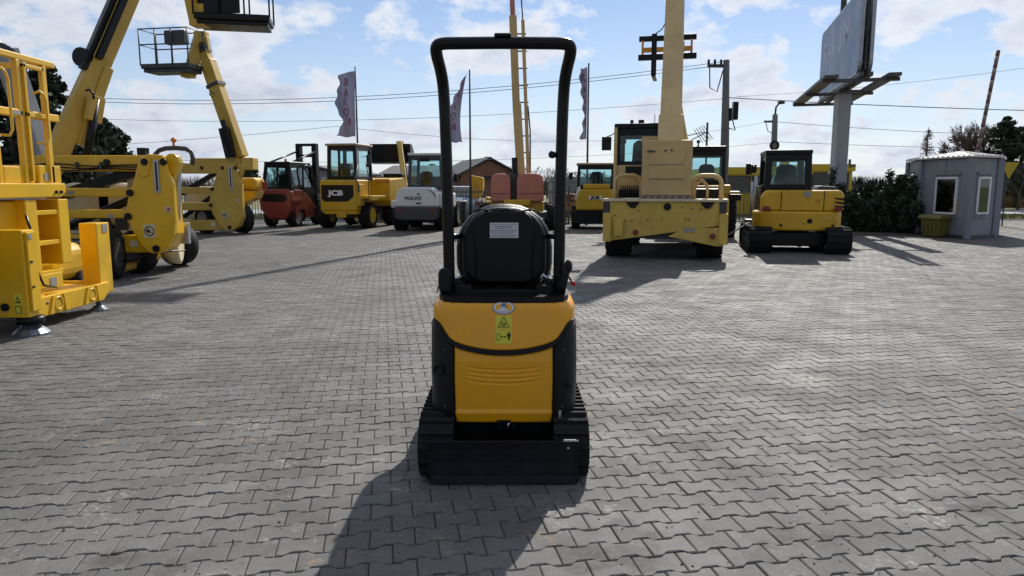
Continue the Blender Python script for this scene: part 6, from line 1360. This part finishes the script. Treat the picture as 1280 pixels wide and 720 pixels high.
# ---------------- vegetation ----------------
def quads(name, P, Nn, size, m, parent=None, loc=(0, 0, 0), asp=1.6):
    """many small leaf-sized faces"""
    n = len(P); a = np.cross(Nn, rng.normal(size=(n, 3))); a /= np.linalg.norm(a, axis=1)[:, None]+1e-9; b_ = np.cross(Nn, a)
    s = (size*rng.uniform(.6, 1.4, n))[:, None]
    V = np.stack([P-a*s*.5-b_*s*.5*asp, P+a*s*.5-b_*s*.3*asp, P+a*s*.25+b_*s*.6*asp, P-a*s*.45+b_*s*.4*asp], 1).reshape(-1, 3)
    me = bpy.data.meshes.new(name); me.vertices.add(4*n); me.vertices.foreach_set('co', V.ravel().astype(np.float32)); me.loops.add(4*n); me.loops.foreach_set('vertex_index', np.arange(4*n, dtype=np.int32)); me.polygons.add(n); me.polygons.foreach_set('loop_start', np.arange(0, 4*n, 4, dtype=np.int32)); me.update(calc_edges=True); me.materials.append(M[m])
    o = bpy.data.objects.new(name, me); COL.objects.link(o); o.parent = parent; o.location = loc; return o
def unit(n): v = rng.normal(size=(n, 3)); return v/np.linalg.norm(v, axis=1)[:, None]
def pine(x, Y, H, R0, lab, grp=None, z0=.25, n=9000, leaf=.10, m='pine', name='pine_tree', tiers=16, cat='tree', droop=.15):
    t = empty(name, lab, cat, (x, Y, 0), 0, grp)
    b = B(); b.tube([(0, 0, 0), (rng.uniform(-.1, .1), 0, H*.5), (rng.uniform(-.15, .15), 0, H*.97)], [H*.022+.05, H*.015+.03, .02], 7)
    P = []; 
    for k in range(tiers):
        f = k/(tiers-1); zz = H*(z0+(.97-z0)*f); Rr = R0*(1-f)**.75*rng.uniform(.75, 1.15)+.12
        for j in range(6):
            a = rng.uniform(0, 2*math.pi); L_ = Rr*rng.uniform(.65, 1.1); tip = Vector((math.cos(a)*L_, math.sin(a)*L_, zz+L_*rng.uniform(-.1, .45)))
            b.tube([(0, 0, zz-.1), tip], [.03, .01], 4); c = np.array([(1-u)*np.array((0, 0, zz))+u*np.array(tip) for u in (.45, .7, .9, 1.0)])
            cnt = int(n/(tiers*6*4)) or 1
            for ci, cc in enumerate(c): P.append(cc+rng.normal(size=(cnt, 3))*np.array([.17, .17, .10])*(Rr*.45+.25))
    P = np.vstack(P); part('trunk', b, 'bark', t); quads('crown', P, unit(len(P)), leaf, m, t)
    return t
rng = np.random.default_rng(11)
pine(X(68, 21), 21, 4.9, 1.25, 'dark pine behind the yellow railing, seen through its bars', n=16000, leaf=.10, z0=.15)
pine(X(20, 20), 20, 5.0, 1.6, 'dark pine at the far left edge behind the grey boom', n=14000, leaf=.10, z0=.1)
pine(X(118, 24), 24, 3.9, 1.5, 'dark bushy pine right of the thick raised boom', n=18000, leaf=.10, z0=.15)
pine(X(140, 25), 25, 3.6, 1.5, 'lower dark pine beside the riser lift hoop', n=14000, leaf=.10, z0=.15)
pine(X(1252, 47), 47, 5.9, 2.3, 'dense dark pine behind the barrier arm', n=13000, leaf=.12, z0=.25, tiers=13)
pine(X(1272, 49), 49, 5.4, 1.8, 'smaller dark pine at the right edge', n=5000, leaf=.12, z0=.15, tiers=10)
pine(X(313, 60), 60, 3.3, 1.2, 'small round dark tree between the far lift and the forklift', n=3000, leaf=.22, z0=.2, tiers=7)
def bare(x, Y, H, lab, grp=None, spread=.55, depth=5, conif=False, r0=None):
    t = empty('bare_tree', lab, 'tree', (x, Y, 0), 0, grp); tb = B(); cb = B(); rnd = random.Random(int(x*97+Y))
    if conif:
        tb.tube([(0, 0, 0), (0, 0, H)], [.16, .02], 6)
        for k in range(90):
            f = rnd.uniform(.12, .98); z = H*f; L_ = (1-f)*H*.22+.25; a = rnd.uniform(0, 6.28); L_ *= rnd.uniform(.6, 1.1)
            p1 = Vector((math.cos(a)*L_*.6, math.sin(a)*L_*.6, z-.02*L_)); p2 = Vector((math.cos(a)*L_, math.sin(a)*L_, z+.12*L_)); cb.tube([(0, 0, z), p1, p2], [.03, .02, .008], 3)
            for q in range(7):
                u = rnd.uniform(.2, 1); p = Vector((0, 0, z)).lerp(p2, u); cb.tube([p, p+Vector((rnd.uniform(-.2, .2), rnd.uniform(-.2, .2), rnd.uniform(-.45, .05)))], [.012, .006], 3)
    else:
        def rec(p, d, L_, r, k):
            q = p+d*L_; (tb if k >= depth-1 else cb).tube([p, p.lerp(q, .5)+Vector((rnd.uniform(-1, 1), rnd.uniform(-1, 1), 0))*L_*.06, q], [r, r*.85, r*.65], 5 if k > 2 else 3)
            if k == 0: return
            for j in range(rnd.choice((3, 3, 4)) if k < depth else 4):
                a = Vector((rnd.gauss(0, 1), rnd.gauss(0, 1), rnd.gauss(0, .5))); nd = (d+a.normalized()*spread+Vector((0, 0, .12))).normalized(); rec(p.lerp(q, rnd.uniform(.6, 1)), nd, L_*rnd.uniform(.58, .78), max(r*.62, H*.0022), k-1)
        rec(Vector((0, 0, 0)), Vector((0, 0, 1)), H*.34, r0 or H*.022, depth)
    part('trunk', tb, 'bark', t); part('crown', cb, 'twig', t, recalc=False)
bare(X(1155, 52), 52, 5.6, 'bare larch above the left corner of the kiosk roof', conif=True)
bare(X(1176, 55), 55, 4.6, 'smaller bare larch above the middle of the kiosk roof', conif=True)
bare(X(1203, 50), 50, 6.4, 'tall bare tree left of the barrier arm', spread=.6, depth=6)
bare(X(1226, 52), 52, 7.2, 'tallest bare tree, right behind the barrier arm', spread=.6, depth=6)
bare(X(1275, 45), 45, 3.8, 'low bare tree under the dark pine at the right edge', spread=.7)
bare(X(925, 90), 90, 4.8, 'bare tree above the long yellow office', spread=.8)
bare(X(943, 92), 92, 4.4, 'bare tree just right of the one above the long yellow office', spread=.8)
bare(X(340, 75), 75, 4.6, 'bare tree behind the red forklift', spread=.7)
bare(X(165, 40), 40, 3.8, 'thin bare tree left of the beacon hoop', spread=.6, depth=4)
for i, px in enumerate((640, 668, 684, 696, 704, 730, 745, 757)):
    bare(X(px, 80+i*2), 80+i*2, 4.3+.3*(i % 3), ('bare tree behind the upright slim boom', 'bare tree just right of the red hoods', 'bare horizon tree midway between red hoods and right roll bar post', 'bare horizon tree left of the right roll bar post', 'bare horizon tree hidden by the right roll bar post', 'bare tree left of the compact loader cab, by the third flagpole', 'bare tree seen through the compact loader cab glass', 'bare tree at the right end of the compact loader cab')[i], 'bare trees on the horizon', spread=.85, depth=4)
def hedge():
    random.seed(5)
    for i, (px, Y, h, r) in enumerate(((1032, 24.6, 1.85, .75), (1054, 23.9, 1.55, .7), (1077, 23.5, 1.8, .8), (1099, 23.3, 1.6, .7), (1119, 23.1, 2.2, .85), (1137, 22.7, 1.75, .5))):
        labs = ['dark bush right behind the mini excavator cab', 'dark bush under the billboard column', 'dark bush just right of the billboard column', 'dark bush in the middle of the row, lower than its neighbours', 'tallest dark bush, near the kiosk', 'small dark bush touching the kiosk wall']
        t = empty('dwarf_pine', labs[i], 'bush', (at(px, 290, Y).x, Y, 0), 0, 'dark bushes beside the kiosk'); b = B(); P = []; Nn = []
        for k in range(46):
            a = random.uniform(0, 6.28); rr = r*math.sqrt(random.random()); hh = h*random.uniform(.40, 1.0)**1.1*(1-.5*(rr/r)**2)*(1.14 if k % 9 == 0 else 1); tip = np.array([math.cos(a)*rr, math.sin(a)*rr, hh])
            b.tube([(0, 0, .05), (tip[0]*.6, tip[1]*.6, hh*.55), tuple(tip)], [.03, .02, .01], 4)
            for u in np.linspace(.12, 1.0, 9):
                c = np.array([tip[0]*(.6*u/.55 if u < .55 else .6+.4*(u-.55)/.45), tip[1]*(.6*u/.55 if u < .55 else .6+.4*(u-.55)/.45), hh*u]); P.append(c+rng.normal(size=(52, 3))*np.array([.06, .06, .07]))
        P = np.vstack(P); P[:, 2] = np.abs(P[:, 2]); part('stem', b, 'bark', t); quads('foliage', P, unit(len(P)), .042, 'hedge', t, asp=3.2)
hedge()
# litter of needles and scrub under the bushes
b = B(); b.bx(9.8, 12.4, 22.0, 25.4, 0, .03); struct('planting_bed', b, 'bark')
def scrub(name, x0, x1, y0, y1, h, n, m, w=.03):
    P = np.c_[rng.uniform(x0, x1, n), rng.uniform(y0, y1, n)]; hh = h*rng.uniform(.5, 1.1, n); V = np.zeros((n, 3, 3)); a = rng.uniform(0, 6.28, n)
    V[:, 0] = np.c_[P[:, 0]-np.cos(a)*w, P[:, 1]-np.sin(a)*w, np.full(n, -.03)]; V[:, 1] = np.c_[P[:, 0]+np.cos(a)*w, P[:, 1]+np.sin(a)*w, np.full(n, -.03)]; V[:, 2] = np.c_[P+rng.normal(size=(n, 2))*h*.18, hh]
    me = bpy.data.meshes.new(name); me.vertices.add(3*n); me.vertices.foreach_set('co', V.ravel().astype(np.float32)); me.loops.add(3*n); me.loops.foreach_set('vertex_index', np.arange(3*n, dtype=np.int32)); me.polygons.add(n); me.polygons.foreach_set('loop_start', np.arange(0, 3*n, 3, dtype=np.int32)); me.update(calc_edges=True); me.materials.append(M[m])
    o = bpy.data.objects.new(name, me); COL.objects.link(o); o['kind'] = 'stuff'; return o
o = scrub('reeds', 24, 75, 50, 60, 1.5, 26000, 'reed', .035); o['label'] = 'brown dry reeds beyond the road at the right edge'; o['category'] = 'reeds'
o = scrub('grass_tufts', -34, 40, 31.8, 38.5, .09, 40000, 'grass', .02); o['label'] = 'short grass on the verge beyond the paving'; o['category'] = 'grass'
o = scrub('far_scrub', -140, 150, 118, 128, 3.2, 26000, 'twig', .10); o['label'] = 'low grey brown scrub and woods along the horizon'; o['category'] = 'woodland'
